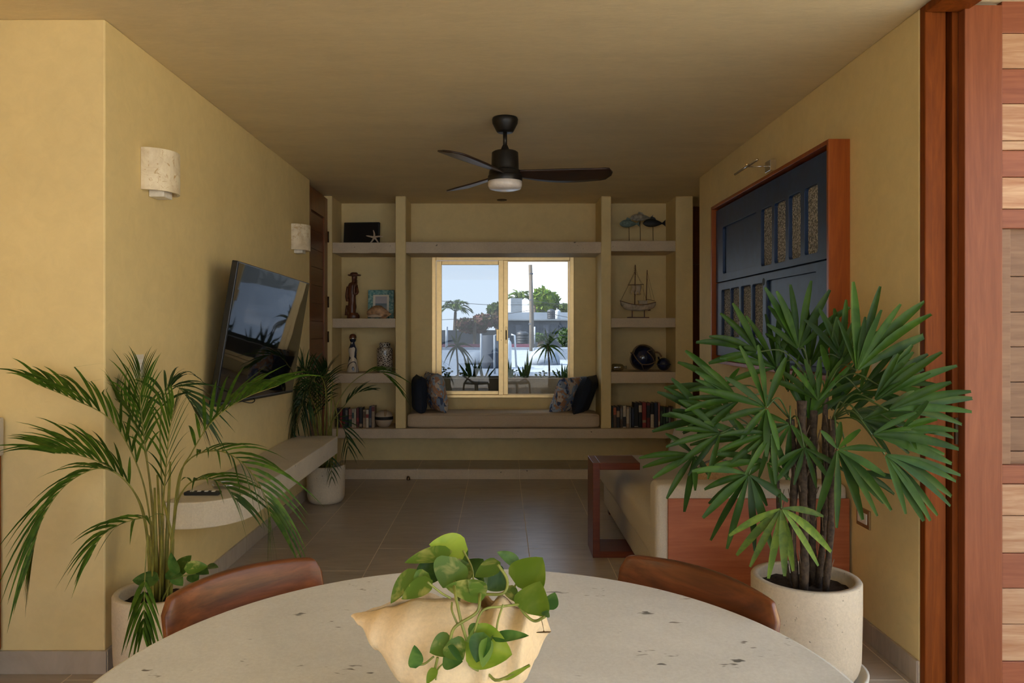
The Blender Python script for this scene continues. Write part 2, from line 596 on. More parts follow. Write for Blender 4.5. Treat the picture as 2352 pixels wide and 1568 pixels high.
# baseboards made of cut tiles
def baseboard(name, fn, length, piece, h=0.092, first=None):
    root = bpy.data.objects.new(name, None)
    COL.objects.link(root)
    root['kind'] = 'structure'
    s = 0.0
    k = first or piece
    while s < length - 0.01:
        e = min(s + k, length)
        fn(s + 0.0012, e - 0.0012, h).build('baseboard_tile', 'floor_tile', root, bevel=0.002)
        s = e
        k = piece
    fn(0, length, h - 0.003, 0.004).build('grout_bed', 'grout', root)
    return root
baseboard('baseboard_left', lambda a, b, h, t=0.012: MB().box(XL, XL + t, YK + a, YK + b, 0, h), 6.28 - YK, 0.60, first=0.45)
baseboard('baseboard_kitchen', lambda a, b, h, t=0.012: MB().box(XL - b, XL - a + 0.012, YK - t, YK, 0, h), 1.6, 0.60)
baseboard('baseboard_right', lambda a, b, h, t=0.012: MB().box(XR - t, XR, 2.93 + a, 2.93 + b, 0, h), 3.2, 0.60, first=0.9)

# ------------------------------------------------------------------ built-in shelving
bk = thing('built_in_shelving', 'plastered built-in shelves with rough stone slabs around the window', 'shelving', (0, YF, 0))
def pillar(x0, x1, z0=0.452):
    MB().box(x0, x1, YF, YB, z0, CEIL).build('pillar', 'wall_plaster', bk, bevel=0.008)
pillar(-0.974, -0.877)
pillar(0.929, 1.022)
MB().box(1.617, 1.778, YF, YB, 0, CEIL).build('pier', 'wall_plaster', bk, bevel=0.008)
MB().box(-1.64, -1.557, YF - 0.005, YB, 0, CEIL).build('side_panel', 'wall_plaster', bk, bevel=0.006)
def slab(name, x0, x1, z0, z1, y0=YF + 0.008, seed=0):
    """stone slab with a slightly uneven front edge"""
    n = max(6, int((x1 - x0) / 0.05))
    m = MB()
    pts = []
    for i in range(n + 1):
        x = x0 + (x1 - x0) * i / n
        pts.append((x, 0.006 * mnoise.noise((x * 7, seed, 0)), 0.004 * mnoise.noise((x * 9, seed, 5))))
    vs, fs = [], []
    for x, dy, dz in pts:
        vs += [(x, y0 + dy, z1), (x, y0 + dy * 1.5, z0 + dz), (x, YB, z0), (x, YB, z1)]
    for i in range(n):
        a, b = i * 4, i * 4 + 4
        for k in range(4):
            fs.append((a + k, a + (k + 1) % 4, b + (k + 1) % 4, b + k))
    fs += [(0, 1, 2, 3), tuple(n * 4 + k for k in (3, 2, 1, 0))]
    m.add(vs, fs)
    return m.build(name, 'shelf_stone', bk, bevel=0.004)
SL = [2.172, 1.470, 0.962]      # tops of the left shelves
SR = [2.188, 1.474, 0.975]
for i, z in enumerate(SL):
    slab('shelf', -1.557, -0.974, z - (0.098, 0.086, 0.09)[i], z, seed=i)
for i, z in enumerate(SR):
    slab('shelf', 1.022, 1.617, z - (0.097, 0.088, 0.105)[i], z, seed=i + 5)
slab('shelf', -0.877, 0.929, 2.073, 2.178, seed=11)
slab('bench_slab', -1.557, 1.617, 0.363, 0.452, y0=YF - 0.012, seed=13)
SB = 0.452

# ------------------------------------------------------------------ window
w1 = bpy.data.objects.new('window_1', None)
COL.objects.link(w1)
w1.location = (0, YB, WZ0)
struct(w1, 'gold aluminium sliding window with two panes')
def bar(name, a, b, y0, y1, mat='gold_alu', parent=w1, bv=0.003):
    """upright box between two photograph points on the back wall plane"""
    p, q = P(a[0], a[1], YB), P(b[0], b[1], YB)
    return MB().box(min(p.x, q.x), max(p.x, q.x), y0, y1, min(p.z, q.z), max(p.z, q.z)).build(name, mat, parent, bevel=bv)
fy0, fy1 = YB - 0.012, YB + 0.075
bar('frame_side', (992, 590), (1001.5, 913), fy0, fy1)
bar('frame_side', (1308.5, 590), (1318, 913), fy0, fy1)
bar('frame_top', (1001.5, 590), (1308.5, 598), fy0, fy1)
bar('frame_sill', (1001.5, 906), (1308.5, 913), fy0, fy1)
sa = bar('sash_stile', (1002, 599), (1014.5, 906), YB + 0.004, YB + 0.030, 'gold_alu')
bar('sash_stile', (1145, 594), (1156.5, 910), YB - 0.004, YB + 0.030)
bar('sash_rail', (1014.5, 599), (1145, 608), YB + 0.004, YB + 0.030)
bar('sash_rail', (1014.5, 897.5), (1145, 906), YB + 0.004, YB + 0.030)
bar('sash_stile', (1152, 594), (1167, 908), YB + 0.034, YB + 0.060)
bar('sash_stile', (1305, 598), (1308, 908), YB + 0.034, YB + 0.060)
bar('sash_rail', (1167, 598), (1305, 600), YB + 0.034, YB + 0.060)
bar('sash_rail', (1167, 905), (1305, 908), YB + 0.034, YB + 0.060)
bar('pane', (1014.5, 608), (1145, 897.5), YB + 0.016, YB + 0.020, 'pane_tint', bv=0)
bar('pane', (1167, 600), (1305, 905), YB + 0.046, YB + 0.050, 'pane_clear', bv=0)
bar('latch', (1160.5, 750), (1164.5, 788), YB + 0.028, YB + 0.036, 'gold_alu')
bar('latch_slot', (1161.5, 758), (1163.8, 780), YB + 0.024, YB + 0.030, 'bronze')
bar('pull_handle', (1140, 756), (1145.5, 783), YB - 0.010, YB + 0.020, 'gold_alu')
for yy in (759, 780):
    bar('screw', (1150.5, yy), (1152, yy + 1.5), YB - 0.006, YB, 'bronze', bv=0)

# ------------------------------------------------------------------ door beside the shelves, in line with the left wall
d1 = bpy.data.objects.new('door_1', None)
COL.objects.link(d1)
d1.location = (XL, 6.6, 0)
struct(d1, 'dark red brown panelled door beside the shelves')
dx0, dx1 = XL - 0.055, XL - 0.022
DY0, DY1 = 6.285, 7.03
MB().box(dx0 - 0.06, dx0 - 0.002, DY0, DY1, 0, CEIL).build('door_back', 'door_wood', d1)
MB().box(dx0, dx1, DY1 - 0.13, DY1 - 0.006, 0.005, 2.57).build('stile', 'door_wood', d1, bevel=0.003)
MB().box(dx0, dx1, DY0 + 0.006, DY0 + 0.13, 0.005, 2.57).build('stile', 'door_wood', d1, bevel=0.003)
MB().box(dx0, dx1, DY0 + 0.13, DY1 - 0.13, 2.38, 2.57).build('rail', 'door_wood', d1, bevel=0.003)
MB().box(dx0, dx1, DY0 + 0.13, DY1 - 0.13, 0.005, 0.2).build('rail', 'door_wood', d1, bevel=0.003)
zz = 0.2
while zz < 2.37:
    MB().box(dx0, dx1 - 0.012, DY0 + 0.13, DY1 - 0.13, zz + 0.001, min(zz + 0.155, 2.38) - 0.001).build('plank', 'door_plank', d1, bevel=0.003)
    zz += 0.155
for z in (2.22, 1.62, 1.30, 0.30):
    MB().tube([(dx1 + 0.006, DY1 - 0.004, z - 0.05), (dx1 + 0.006, DY1 - 0.004, z + 0.05)], 0.008, 8).build('hinge', 'bronze', d1, True)
hd = MB().box(dx1, dx1 + 0.006, DY0 + 0.02, DY0 + 0.06, 0.97, 1.14)
hd.tube([(dx1, DY0 + 0.04, 1.09), (dx1 + 0.05, DY0 + 0.04, 1.09), (dx1 + 0.05, DY0 + 0.13, 1.09)], 0.008, 8)
hd.build('handle', 'bronze', d1)

# ------------------------------------------------------------------ wooden door frame and open leaf on the right
jb = bpy.data.objects.new('trim_3', None)
COL.objects.link(jb)
jb.location = (1.7, 2.9, 0)
struct(jb, 'red brown varnished door frame with stepped mouldings')
for x0, x1, y in ((1.6115, 1.640, 2.893), (1.640, 1.698, 2.905), (1.698, 1.722, 2.945), (1.722, 1.746, 2.905), (1.746, 1.85, 2.95)):
    MB().box(x0, x1, y, 2.931 if x0 < 1.69 else 3.02, 0, CEIL).build('jamb_strip', 'frame_wood', jb, bevel=0.004)
MB().box(1.611, 1.764, -2.0, 2.893, 2.57, CEIL).build('head', 'frame_wood', jb, bevel=0.004)
d2 = bpy.data.objects.new('door_2', None)
COL.objects.link(d2)
d2.location = (1.767, 2.88, 0)
struct(d2, 'open wooden door leaf of red and light planks')
LY0, LY1 = 2.862, 2.905
def dz(y):
    return EYE - (y - VY) / F * LY0
def dxp(x):
    return (x - VX) / F * LY0
s0, s1, s2 = dxp(2216), dxp(2303), 2.62
MB().box(s0, s1, LY0, LY1, 0.01, 2.585).build('stile', 'leaf_wood', d2, bevel=0.003)
MB().box(s2, s2 + 0.14, LY0, LY1, 0.01, 2.585).build('stile', 'leaf_wood', d2, bevel=0.003)
rows = [(-3, 75, 'plank_red'), (75, 156, 'plank_light'), (156, 237, 'plank_red'), (237, 322, 'plank_light'), (322, 344, 'plank_light'), (344, 406, 'plank_red'),
        (406, 479, 'plank_light'), (479, 524, 'plank_red'), (1068, 1112, 'plank_red'), (1112, 1185, 'plank_light'), (1185, 1271, 'plank_light'), (1271, 1352, 'plank_red'),
        (1352, 1435, 'plank_light'), (1435, 1520, 'plank_light'), (1520, 1588, 'plank_red')]
for a, b, mt in rows:
    MB().box(s1 + 0.001, s2 - 0.001, LY0 + rnd(0.005, 0.008), LY1 - 0.004, dz(b) + 0.001, dz(a) - 0.001).build('plank', mt, d2, bevel=0.003)
MB().box(s1 + 0.001, s1 + 0.042, LY0 + 0.018, LY1 - 0.002, dz(1068), dz(524)).build('opening_liner', 'plank_grey', d2, bevel=0.002)
MB().box(s2 - 0.042, s2 - 0.001, LY0 + 0.018, LY1 - 0.002, dz(1068), dz(524)).build('opening_liner', 'plank_grey', d2, bevel=0.002)
for a, b in ((516, 633), (633, 716), (716, 797), (797, 879), (879, 961), (961, 1040), (1040, 1085)):
    MB().box(s1 + 0.03, s2 - 0.03, LY1 - 0.001, LY1 + 0.020, dz(b) + 0.001, dz(a) - 0.001).build('inner_plank', 'plank_grey', d2, bevel=0.003)
MB().box(s1 + 0.02, s2 - 0.02, LY1 + 0.020, LY1 + 0.026, 0.3, 2.2).build('backing', 'plank_grey', d2)
MB().box(dxp(2207), dxp(2213), LY1 - 0.01, LY1 + 0.01, 0.93, 1.03).build('hinge', 'bronze', d2)

# outside on the terrace: pale floor and an added unseen wall, both bouncing sunlight indoors
struct(MB().box(1.80, 9.0, -9.0, 6.0, -0.16, -0.02).box(-6.0, 1.80, -9.0, -2.3, -0.16, -0.02).build('floor_terrace', 'terrace_stone'))
struct(MB().box(9.0, 9.2, -9.0, 6.0, -0.16, 2.4).build('wall_bounce', 'wall_plaster'))
# ================================================================== things on the walls
# stone wall sconces
def sconce(yc, zb, zt, label):
    r = 0.119
    t = thing('wall_sconce', label, 'wall lamp', (XL, yc, zb), 'curved stone wall sconces')
    vs, fs = [], []
    n = 20
    for k in range(n + 1):
        a = -PI / 2 + PI * k / n
        for rr, z in ((r, zb), (r, zt), (r - 0.014, zt), (r - 0.014, zb)):
            vs.append((XL + 0.001 + rr * math.cos(a) * 0.95, yc + rr * math.sin(a), z))
    for k in range(n):
        for j in range(4):
            fs.append((k * 4 + j, k * 4 + (j + 1) % 4, k * 4 + 4 + (j + 1) % 4, k * 4 + 4 + j))
    fs += [(0, 1, 2, 3), tuple(n * 4 + j for j in (3, 2, 1, 0))]
    MB().add(vs, fs).build('shade', 'sconce_marble', t, bevel=0.002, soft=False)
    MB().box(XL + 0.002, XL + 0.07, yc - 0.045, yc + 0.045, zb - 0.020, zb + 0.10).build('lamp_holder', 'lamp_white', t, bevel=0.004)
def marble_mat():
    m, n, b, o = _nodes('sconce_marble')
    co = _coord(n)
    t = _noise(n, co, 9, 6, 0.7, 1.5)
    v = _noise(n, co, 22, 5, 0.7, 2.0)
    r = _ramp(n, t.outputs['Fac'], [(0.35, (0.62, 0.52, 0.36)), (0.6, (0.80, 0.72, 0.55))])
    r2 = _ramp(n, v.outputs['Fac'], [(0.58, (0, 0, 0)), (0.66, (1, 1, 1))])
    mx = _mixc(n, r2.outputs[0], r.outputs[0], (0.50, 0.34, 0.16))
    n.links.new(mx.outputs[0], b.inputs['Base Color'])
    b.inputs['Roughness'].default_value = 0.45
marble_mat()
sconce(3.447, 1.979, 2.165, 'cream veined stone sconce on the left wall, nearest the kitchen corner')
sconce(5.835, 1.968, 2.163, 'cream veined stone sconce high on the wall beside the dark door')

# switch plates and sockets
def plate(name, label, cat, x, y0, y1, z0, z1, side, mat, cells):
    t = thing(name, label, cat, (x, (y0 + y1) / 2, z0))
    d = 0.008 * side
    MB().box(min(x, x + d), max(x, x + d), y0, y1, z0, z1).build('plate', mat, t, bevel=0.002)
    h = (z1 - z0) * 0.62 / cells
    zc = (z0 + z1) / 2 - h * cells / 2
    for k in range(cells):
        a, b = x + d, x + d + 0.004 * side
        MB().box(min(a, b), max(a, b), y0 + 0.018, y1 - 0.018, zc + k * h + 0.002, zc + (k + 1) * h - 0.002).build('rocker', 'plate_white', t, bevel=0.0015)
plate('light_switch', 'pale switch plate with three rockers behind the left palm', 'switch', XL, 3.262, 3.345, 1.155, 1.258, 1, 'plate_cream', 3)
plate('light_switch', 'pale switch plate on the right wall above the big palm', 'switch', XR, 3.215, 3.297, 1.172, 1.275, -1, 'plate_cream', 2)
plate('wall_socket', 'bronze wall socket low on the right wall behind the palm pot', 'socket', XR, 3.315, 3.435, 0.492, 0.575, -1, 'gold_dark', 1)

# television
tv = thing('television', 'large black flat television tilted forward on the left wall', 'television', (XL, 4.6, 1.3))
A, B_, C_, D_ = P(492, 931, 4.0), P(674, 902.5, 5.36), P(708, 648, 5.36), P(550, 601.5, 4.0)   # bottom-near, bottom-far, top-far, top-near
ex = ((B_ - A) + (C_ - D_)).normalized()
ez = ((D_ - A) + (C_ - B_)).normalized()
en = ex.cross(ez).normalized()
if en.x < 0:
    en = -en
ez = (ez - ex * ez.dot(ex)).normalized()
ctr = (A + B_ + C_ + D_) / 4
tw, th = 1.365, 0.775
def tvbox(name, mat, u0, u1, v0, v1, w0, w1_, bv=0.0):
    m = MB().box(u0, u1, v0, v1, w0, w1_)
    m.v = [tuple(ctr + ex * u + ez * v + en * w) for u, v, w in m.v]
    return m.build(name, mat, tv, bevel=bv)
def screen_mat():
    m, n, b, o = _nodes('tv_screen')
    co = _coord(n, world=False)
    t = _noise(n, co, 2.2, 2, 0.5)
    r = _ramp(n, t.outputs['Fac'], [(0.0, (0.004, 0.004, 0.005)), (1.0, (0.007, 0.007, 0.008))])
    n.links.new(r.outputs[0], b.inputs['Base Color'])
    b.inputs['Roughness'].default_value = 0.03
    b.inputs['IOR'].default_value = 1.62
    _bump(n, b, t.outputs['Fac'], 0.06, 0.02)
screen_mat()
tvbox('casing', 'tv_black', -tw / 2, tw / 2, -th / 2, th / 2, -0.035, 0.0, 0.004)
tvbox('screen', 'tv_screen', -tw / 2 + 0.008, tw / 2 - 0.008, -th / 2 + 0.018, th / 2 - 0.008, 0.0, 0.002)
tvbox('bottom_strip', 'tv_black', -tw / 2, tw / 2, -th / 2, -th / 2 + 0.017, 0.0, 0.004, 0.002)
MB().box(XL, XL + 0.03, 4.45, 4.9, 1.15, 1.5).box(XL + 0.03, ctr.x - 0.04, 4.58, 4.78, 1.28, 1.42).build('wall_bracket', 'black_metal', tv)
MB().tube(catmull([P(555, 918, 4.35) + Vector((-0.03, 0, 0)), P(575, 925, 4.5), P(585, 918, 4.55), P(580, 905, 4.6) + Vector((-0.03, 0, 0))], 10), 0.003, 6).build('cable', 'black_metal', tv)

# framed blue door panel on the right wall
ar = thing('framed_panel', 'old blue panelled door hung sideways in a red wood box frame', 'artwork', (XR, 4.5, 1.14))
ay0, ay1, az0, az1 = 3.512, 5.478, 1.13, 2.245
ax = 1.511
tf = 0.022
MB().box(ax, XR, ay0, ay0 + tf, az0, az1).build('frame_board', 'art_frame', ar, bevel=0.002)
MB().box(ax, XR, ay1 - tf, ay1, az0, az1).build('frame_board', 'art_frame', ar, bevel=0.002)
MB().box(ax, XR, ay0 + tf, ay1 - tf, az1 - tf, az1).build('frame_board', 'art_frame', ar, bevel=0.002)
MB().box(ax, XR, ay0 + tf, ay1 - tf, az0, az0 + tf).build('frame_board', 'art_frame', ar, bevel=0.002)
MB().box(XR - 0.02, XR - 0.002, ay0 + tf, ay1 - tf, az0 + tf, az1 - tf).build('back_board', 'blue_dark', ar)
px_ = ax + 0.030                    # face of the door boards
def glitter():
    m, n, b, o = _nodes('pebbled_glass')
    co = _coord(n)
    v = n.nodes.new('ShaderNodeTexVoronoi')
    v.inputs['Scale'].default_value = 95
    n.links.new(co.outputs[0], v.inputs['Vector'])
    r = _ramp(n, v.outputs['Distance'], [(0.2, (0.62, 0.60, 0.53)), (0.62, (0.22, 0.21, 0.18))])
    n.links.new(r.outputs[0], b.inputs['Base Color'])
    b.inputs['Roughness'].default_value = 0.18
    _bump(n, b, v.outputs['Distance'], 0.9, 0.008)
glitter()
def rounded(y0, y1, z0, z1, r, n=5):
    out = []
    for cy, cz, a0 in ((y1 - r, z1 - r, 0), (y0 + r, z1 - r, 90), (y0 + r, z0 + r, 180), (y1 - r, z0 + r, 270)):
        for k in range(n):
            a = math.radians(a0 + 90 * k / (n - 1))
            out.append((cy + r * math.cos(a), cz + r * math.sin(a)))
    return out
def holed_board(name, y0, y1, z0, z1, holes, parent):
    """a board lying in the YZ plane with rounded openings cut right through"""
    bm = bmesh.new()
    edges = []
    def loop(pts):
        vs = [bm.verts.new((px_, y, z)) for y, z in pts]
        for i in range(len(vs)):
            edges.append(bm.edges.new((vs[i], vs[(i + 1) % len(vs)])))
    loop([(y0, z0), (y1, z0), (y1, z1), (y0, z1)])
    for h in holes:
        loop(rounded(*h, 0.02))
    bmesh.ops.triangle_fill(bm, use_beauty=True, use_dissolve=False, edges=edges, normal=(-1, 0, 0))
    ext = bmesh.ops.extrude_face_region(bm, geom=list(bm.faces))
    bmesh.ops.translate(bm, verts=[g for g in ext['geom'] if isinstance(g, bmesh.types.BMVert)], vec=(0.034, 0, 0))
    bmesh.ops.recalc_face_normals(bm, faces=bm.faces)
    me = bpy.data.meshes.new(name)
    bm.to_mesh(me)
    bm.free()
    me.materials.append(MATS['blue_paint'])
    o = bpy.data.objects.new(name, me)
    COL.objects.link(o)
    attach(o, parent)
    md = o.modifiers.new('bevel', 'BEVEL')
    md.width = 0.005
    md.segments = 2
    md.limit_method = 'ANGLE'
    md.angle_limit = math.radians(50)
    return o
def YA(px):          # distance along the wall of a photograph column on the panel face
    return px_ * F / (px - VX)
def ZA(py, px):
    return EYE - (py - VY) / F * YA(px)
def zz7(x, y):       # point read in an enlarged view of the panel
    return 1620 + x / 2.703, 280 + y / 2.703
def hole(xl, xr, yt, yb):
    """opening from its far (left) and near (right) columns, top and bottom at the near side"""
    a, _ = zz7(xl, 0)
    b, t = zz7(xr, yt)
    _, u = zz7(xr, yb)
    return (YA(b), YA(a), ZA(u, b), ZA(t, b))
zmid = (ZA(*[zz7(400, 928)[i] for i in (1, 0)]))
by0, by1 = ay0 + tf + 0.004, ay1 - tf - 0.004
top_h = [hole(345, 412, 515, 880), hole(428, 497, 477, 862), hole(517, 590, 430, 838), hole(615, 697, 378, 808)]
top_p = hole(108, 316, 558, 890)
bot_h = [hole(100, 153, 1035, 1335), hole(157, 210, 1025, 1335), hole(220, 282, 1012, 1338), hole(290, 355, 1000, 1340)]
bot_p = hole(378, 690, 928, 1345)
ub = holed_board('upper_door_board', by0, by1, zmid + 0.002, az1 - tf - 0.01, top_h + [top_p], ar)
lb = holed_board('lower_door_board', by0, by1, az0 + tf + 0.03, zmid - 0.002, bot_h + [bot_p], ar)
for hset, par in ((top_h, ub), (bot_h, lb)):
    for h in hset:
        MB().box(px_ + 0.020, px_ + 0.026, h[0] - 0.004, h[1] + 0.004, h[2] - 0.004, h[3] + 0.004).build('pebbled_pane', 'pebbled_glass', par)
for h, par in ((top_p, ub), (bot_p, lb)):
    MB().box(px_ + 0.016, px_ + 0.026, h[0] - 0.004, h[1] + 0.004, h[2] - 0.004, h[3] + 0.004).build('inset_panel', 'blue_paint', par)
kh = zz7(362, 992)
MB().tube([(px_ - 0.001, YA(kh[0]), ZA(kh[1], kh[0])), (px_ + 0.01, YA(kh[0]), ZA(kh[1], kh[0]))], 0.022, 16).build('lock_hole', 'black_matte', ar)

# picture lamp
pl = thing('picture_lamp', 'slim chrome picture lamp on the wall above the blue panel', 'wall lamp', (XR, 4.5, 2.27))
Yp = XR * F / (1783 - VX)
p0 = P(1783, 378, Yp)
MB().box(XR - 0.035, XR, Yp, Yp + 0.09, p0.z - 0.032, p0.z + 0.032).build('wall_box', 'chrome', pl, bevel=0.002)
e0 = Vector((XR - 0.035, Yp + 0.045, p0.z))
e1 = Vector((XR - 0.14, Yp + 0.10, p0.z + 0.01))
MB().tube([e0, e1], 0.004, 8).build('arm', 'chrome', pl, True)
MB().tube([e1 + Vector((0, -0.19, 0.0)), e1 + Vector((0, 0.23, 0.0))], 0.007, 12).build('lamp_tube', 'chrome', pl, True)
MB().lathe([(0.0, -0.012), (0.012, -0.006), (0.012, 0.006), (0.0, 0.012)], e1 + Vector((0, 0, 0.012)), 12).build('joint', 'gold_alu', pl, True)

# ceiling fan
fx, fy = (1160 - VX) / F * 4.44, 4.44
fan = thing('ceiling_fan', 'black three-bladed ceiling fan with a white light', 'ceiling fan', (fx, fy, CEIL))
fc = (fx, fy, 0)
MB().lathe([(0.0, 2.598), (0.072, 2.598), (0.076, 2.588), (0.073, 2.565), (0.050, 2.520), (0.045, 2.514), (0.0, 2.514)], fc, 32).build('canopy', 'black_metal', fan, True)
MB().tube([(fx, fy, 2.52), (fx, fy, 2.43)], 0.012, 16).build('rod', 'black_metal', fan, True)
MB().lathe([(0.0, 2.440), (0.014, 2.440), (0.031, 2.402), (0.031, 2.398), (0.0, 2.398)], fc, 24).build('coupling', 'black_metal', fan, False)
MB().lathe([(0.0, 2.403), (0.066, 2.403), (0.077, 2.396), (0.080, 2.310), (0.080, 2.295), (0.092, 2.290), (0.095, 2.262), (0.100, 2.258), (0.101, 2.228), (0.0, 2.228)], fc, 40).build('motor', 'black_metal', fan, False, bevel=0.002, soft=True)
MB().lathe([(0.0, 2.229), (0.099, 2.229), (0.099, 2.202), (0.092, 2.186), (0.06, 2.178), (0.0, 2.176)], fc, 40).build('light_diffuser', 'diffuser', fan, True)
def blade(az):
    ca, sa = math.cos(az), math.sin(az)
    def fn(u, v):
        r = 0.07 + 0.555 * v
        w = 0.038 + 0.050 * math.sin(min(1, v * 1.25) * PI * 0.62) if v < 0.93 else (0.076 * math.sqrt(max(0, 1 - ((v - 0.93) / 0.072) ** 2)) + 0.004)
        s = (u - 0.5) * 2 * w + 0.020 * math.sin(v * PI)
        pitch = -(0.30 - 0.10 * v)
        z = 2.278 - 0.012 * v + s * math.sin(pitch) + 0.016 * v * v
        s *= math.cos(pitch)
        return (fx + r * ca - s * sa, fy + r * sa + s * ca, z)
    MB().grid(fn, 7, 22).build('blade', 'blade_wood', fan, True, solid=0.008)
for a in (0.02, 0.02 + 2 * PI / 3, 0.02 + 4 * PI / 3):
    blade(a)

# ================================================================== furniture
# floating stone ledge on the left wall
lz0, lz1 = 0.430, 0.556
lx = -1.236
poly = [(XL, 5.82), (lx - 0.05, 5.82)]
for k in range(5):
    a = math.radians(90 - 90 * k / 4)
    poly.append((lx - 0.05 + 0.05 * math.cos(a), 5.77 + 0.05 * math.sin(a)))
for k in range(9):
    a = math.radians(0 - 90 * k / 8)
    poly.append((lx - 0.26 + 0.26 * math.cos(a), 3.86 + 0.30 * math.sin(a)))
poly.append((XL, 3.56))
fbn = MB().prism(poly, lz0, lz1, 'Z').build('floating_ledge', 'bench_stone', None, bevel=0.006)
tag(fbn, 'long pale stone ledge fixed to the left wall under the television', 'ledge')
rm = thing('remote_control', 'black remote control lying on the stone ledge', 'remote', (-1.4, 3.7, lz1))
c = Vector((-1.462, 3.74, lz1))
MB().box(c.x - 0.085, c.x + 0.085, c.y - 0.024, c.y + 0.024, lz1, lz1 + 0.016).build('body', 'black_matte', rm, bevel=0.004)
for k in range(4):
    MB().box(c.x - 0.06 + k * 0.035, c.x - 0.045 + k * 0.035, c.y - 0.008, c.y + 0.008, lz1 + 0.016, lz1 + 0.019).build('button', 'plate_white', rm)
gd = MB().lathe([(0.0, 0.0), (0.07, 0.0), (0.082, 0.028), (0.074, 0.028), (0.062, 0.010), (0.0, 0.010)], (-1.41, 3.93, lz1), 28).build('glass_dish', 'dish_glass' if 'dish_glass' in MATS else None, None, True)
glassmat('dish_glass', (0.88, 0.9, 0.9), 0.22, 0.08)
gd.data.materials.clear()
gd.data.materials.append(MATS['dish_glass'])
tag(gd, 'small clear glass dish beside the remote control', 'dish')

# window cushion
def puff(m, x0, x1, y0, y1, z0, z1, r, bulge, nu=40):
    """softly stuffed slab: rounded box whose faces swell a little"""
    def fn(u, v):
        pass
    n = 10
    vs, fs = [], []
    bm = bmesh.new()
    bmesh.ops.create_cube(bm, size=2.0)
    bmesh.ops.subdivide_edges(bm, edges=bm.edges[:], cuts=n, use_grid_fill=True)
    cx, cy, cz = (x0 + x1) / 2, (y0 + y1) / 2, (z0 + z1) / 2
    hx, hy, hz = (x1 - x0) / 2, (y1 - y0) / 2, (z1 - z0) / 2
    for v in bm.verts:
        p = v.co
        q = Vector((math.copysign(abs(p.x) ** 0.5, p.x), math.copysign(abs(p.y) ** 0.5, p.y), math.copysign(abs(p.z) ** 0.7, p.z)))
        d = Vector((q.x * hx, q.y * hy, q.z * hz))
        inn = Vector((max(-hx + r, min(hx - r, d.x)), max(-hy + r, min(hy - r, d.y)), max(-hz + r, min(hz - r, d.z))))
        e = d - inn
        if e.length > r:
            e = e.normalized() * r
        d = inn + e
        sw = (1 - abs(q.x) ** 4) * (1 - abs(q.y) ** 4)
        if abs(p.z) > 0.99:
            d.z += math.copysign(bulge, p.z) * sw if p.z > 0 else 0
        d += Vector((0, 0, 0.003 * mnoise.noise((d.x * 5, d.y * 9, d.z * 3 + cx))))
        v.co = Vector((cx, cy, cz)) + d
    for v in bm.verts:
        v.index = bm.verts[:].index(v) if False else v.index
    bm.verts.index_update()
    m.add([v.co[:] for v in bm.verts], [[w.index for w in f.verts] for f in bm.faces])
    bm.free()
    return m
bc = thing('bench_cushion', 'long beige bench cushion on the slab below the window', 'cushion', (0, YF, SB))
puff(MB(), -0.868, 0.920, YF + 0.012, YB - 0.006, SB + 0.001, SB + 0.136, 0.035, 0.008).build('pad', 'fabric_beige', bc, True)
MB().tube([(-0.85, YF + 0.020, SB + 0.116), (0.03, YF + 0.014, SB + 0.122), (0.90, YF + 0.020, SB + 0.116)], 0.004, 8).build('piping', 'fabric_beige', bc, True)

# scatter cushions
def camo():
    m, n, b, o = _nodes('fabric_print')
    co = _coord(n, (1, 1, 1), world=False)
    t = _noise(n, co, 6, 2, 0.5)
    mp = n.nodes.new('ShaderNodeVectorMath')
    mp.operation = 'ADD'
    n.links.new(co.outputs[0], mp.inputs[0])
    n.links.new(t.outputs['Color'], mp.inputs[1])
    v = n.nodes.new('ShaderNodeTexVoronoi')
    v.inputs['Scale'].default_value = 12
    n.links.new(mp.outputs[0], v.inputs['Vector'])
    sp = n.nodes.new('ShaderNodeSeparateColor')
    n.links.new(v.outputs['Color'], sp.inputs[0])
    r = _ramp(n, sp.outputs[0], [(0.0, (0.22, 0.28, 0.40)), (0.22, (0.42, 0.23, 0.14)), (0.42, (0.62, 0.54, 0.46)), (0.58, (0.06, 0.09, 0.18)), (0.72, (0.48, 0.30, 0.20)), (0.86, (0.34, 0.42, 0.54))])
    r.color_ramp.interpolation = 'CONSTANT'
    n.links.new(r.outputs[0], b.inputs['Base Color'])
    b.inputs['Roughness'].default_value = 0.9
camo()
def pillow(label, group, w, th_, loc, rot, mat):
    t = thing('scatter_cushion', label, 'cushion', loc, group)
    m = MB()
    n = 17
    for s in (1, -1):
        def fn(u, v, s=s):
            a, b = u * 2 - 1, v * 2 - 1
            k = 1 - 0.05 * (1 - a * a) * 1.0
            kk = 1 - 0.05 * (1 - b * b)
            prof = ((1 - a ** 4) * (1 - b ** 4)) ** 0.5
            wr = 0.010 * mnoise.noise((a * 2.3 + loc[0] * 9, b * 2.3, s)) * prof
            return (a * w / 2 * kk, s * th_ / 2 * prof ** 0.85 + wr, b * w / 2 * k)
        m.grid(fn, n, n)
    R = Matrix.Translation(loc) @ Matrix.Rotation(rot[2], 4, 'Z') @ Matrix.Rotation(rot[0], 4, 'X') @ Matrix.Rotation(rot[1], 4, 'Y')
    m.v = [tuple(R @ Vector(p)) for p in m.v]
    m.build('cover', mat, t, True)
    return t
cz = SB + 0.14
gN, gP = 'navy cushions on the window bench', 'printed cushions on the window bench'
pillow('black navy cushion leaning on the left pillar of the window bench', gN, 0.36, 0.13, (-0.775, 7.25, cz + 0.160), (0.0, 0.0, PI / 2 + 0.25), 'fabric_navy')
pillow('blue and rust printed cushion at the left end of the window bench', gP, 0.38, 0.14, (-0.615, 7.22, cz + 0.185), (-0.20, 0.0, PI / 2 + 0.40), 'fabric_print')
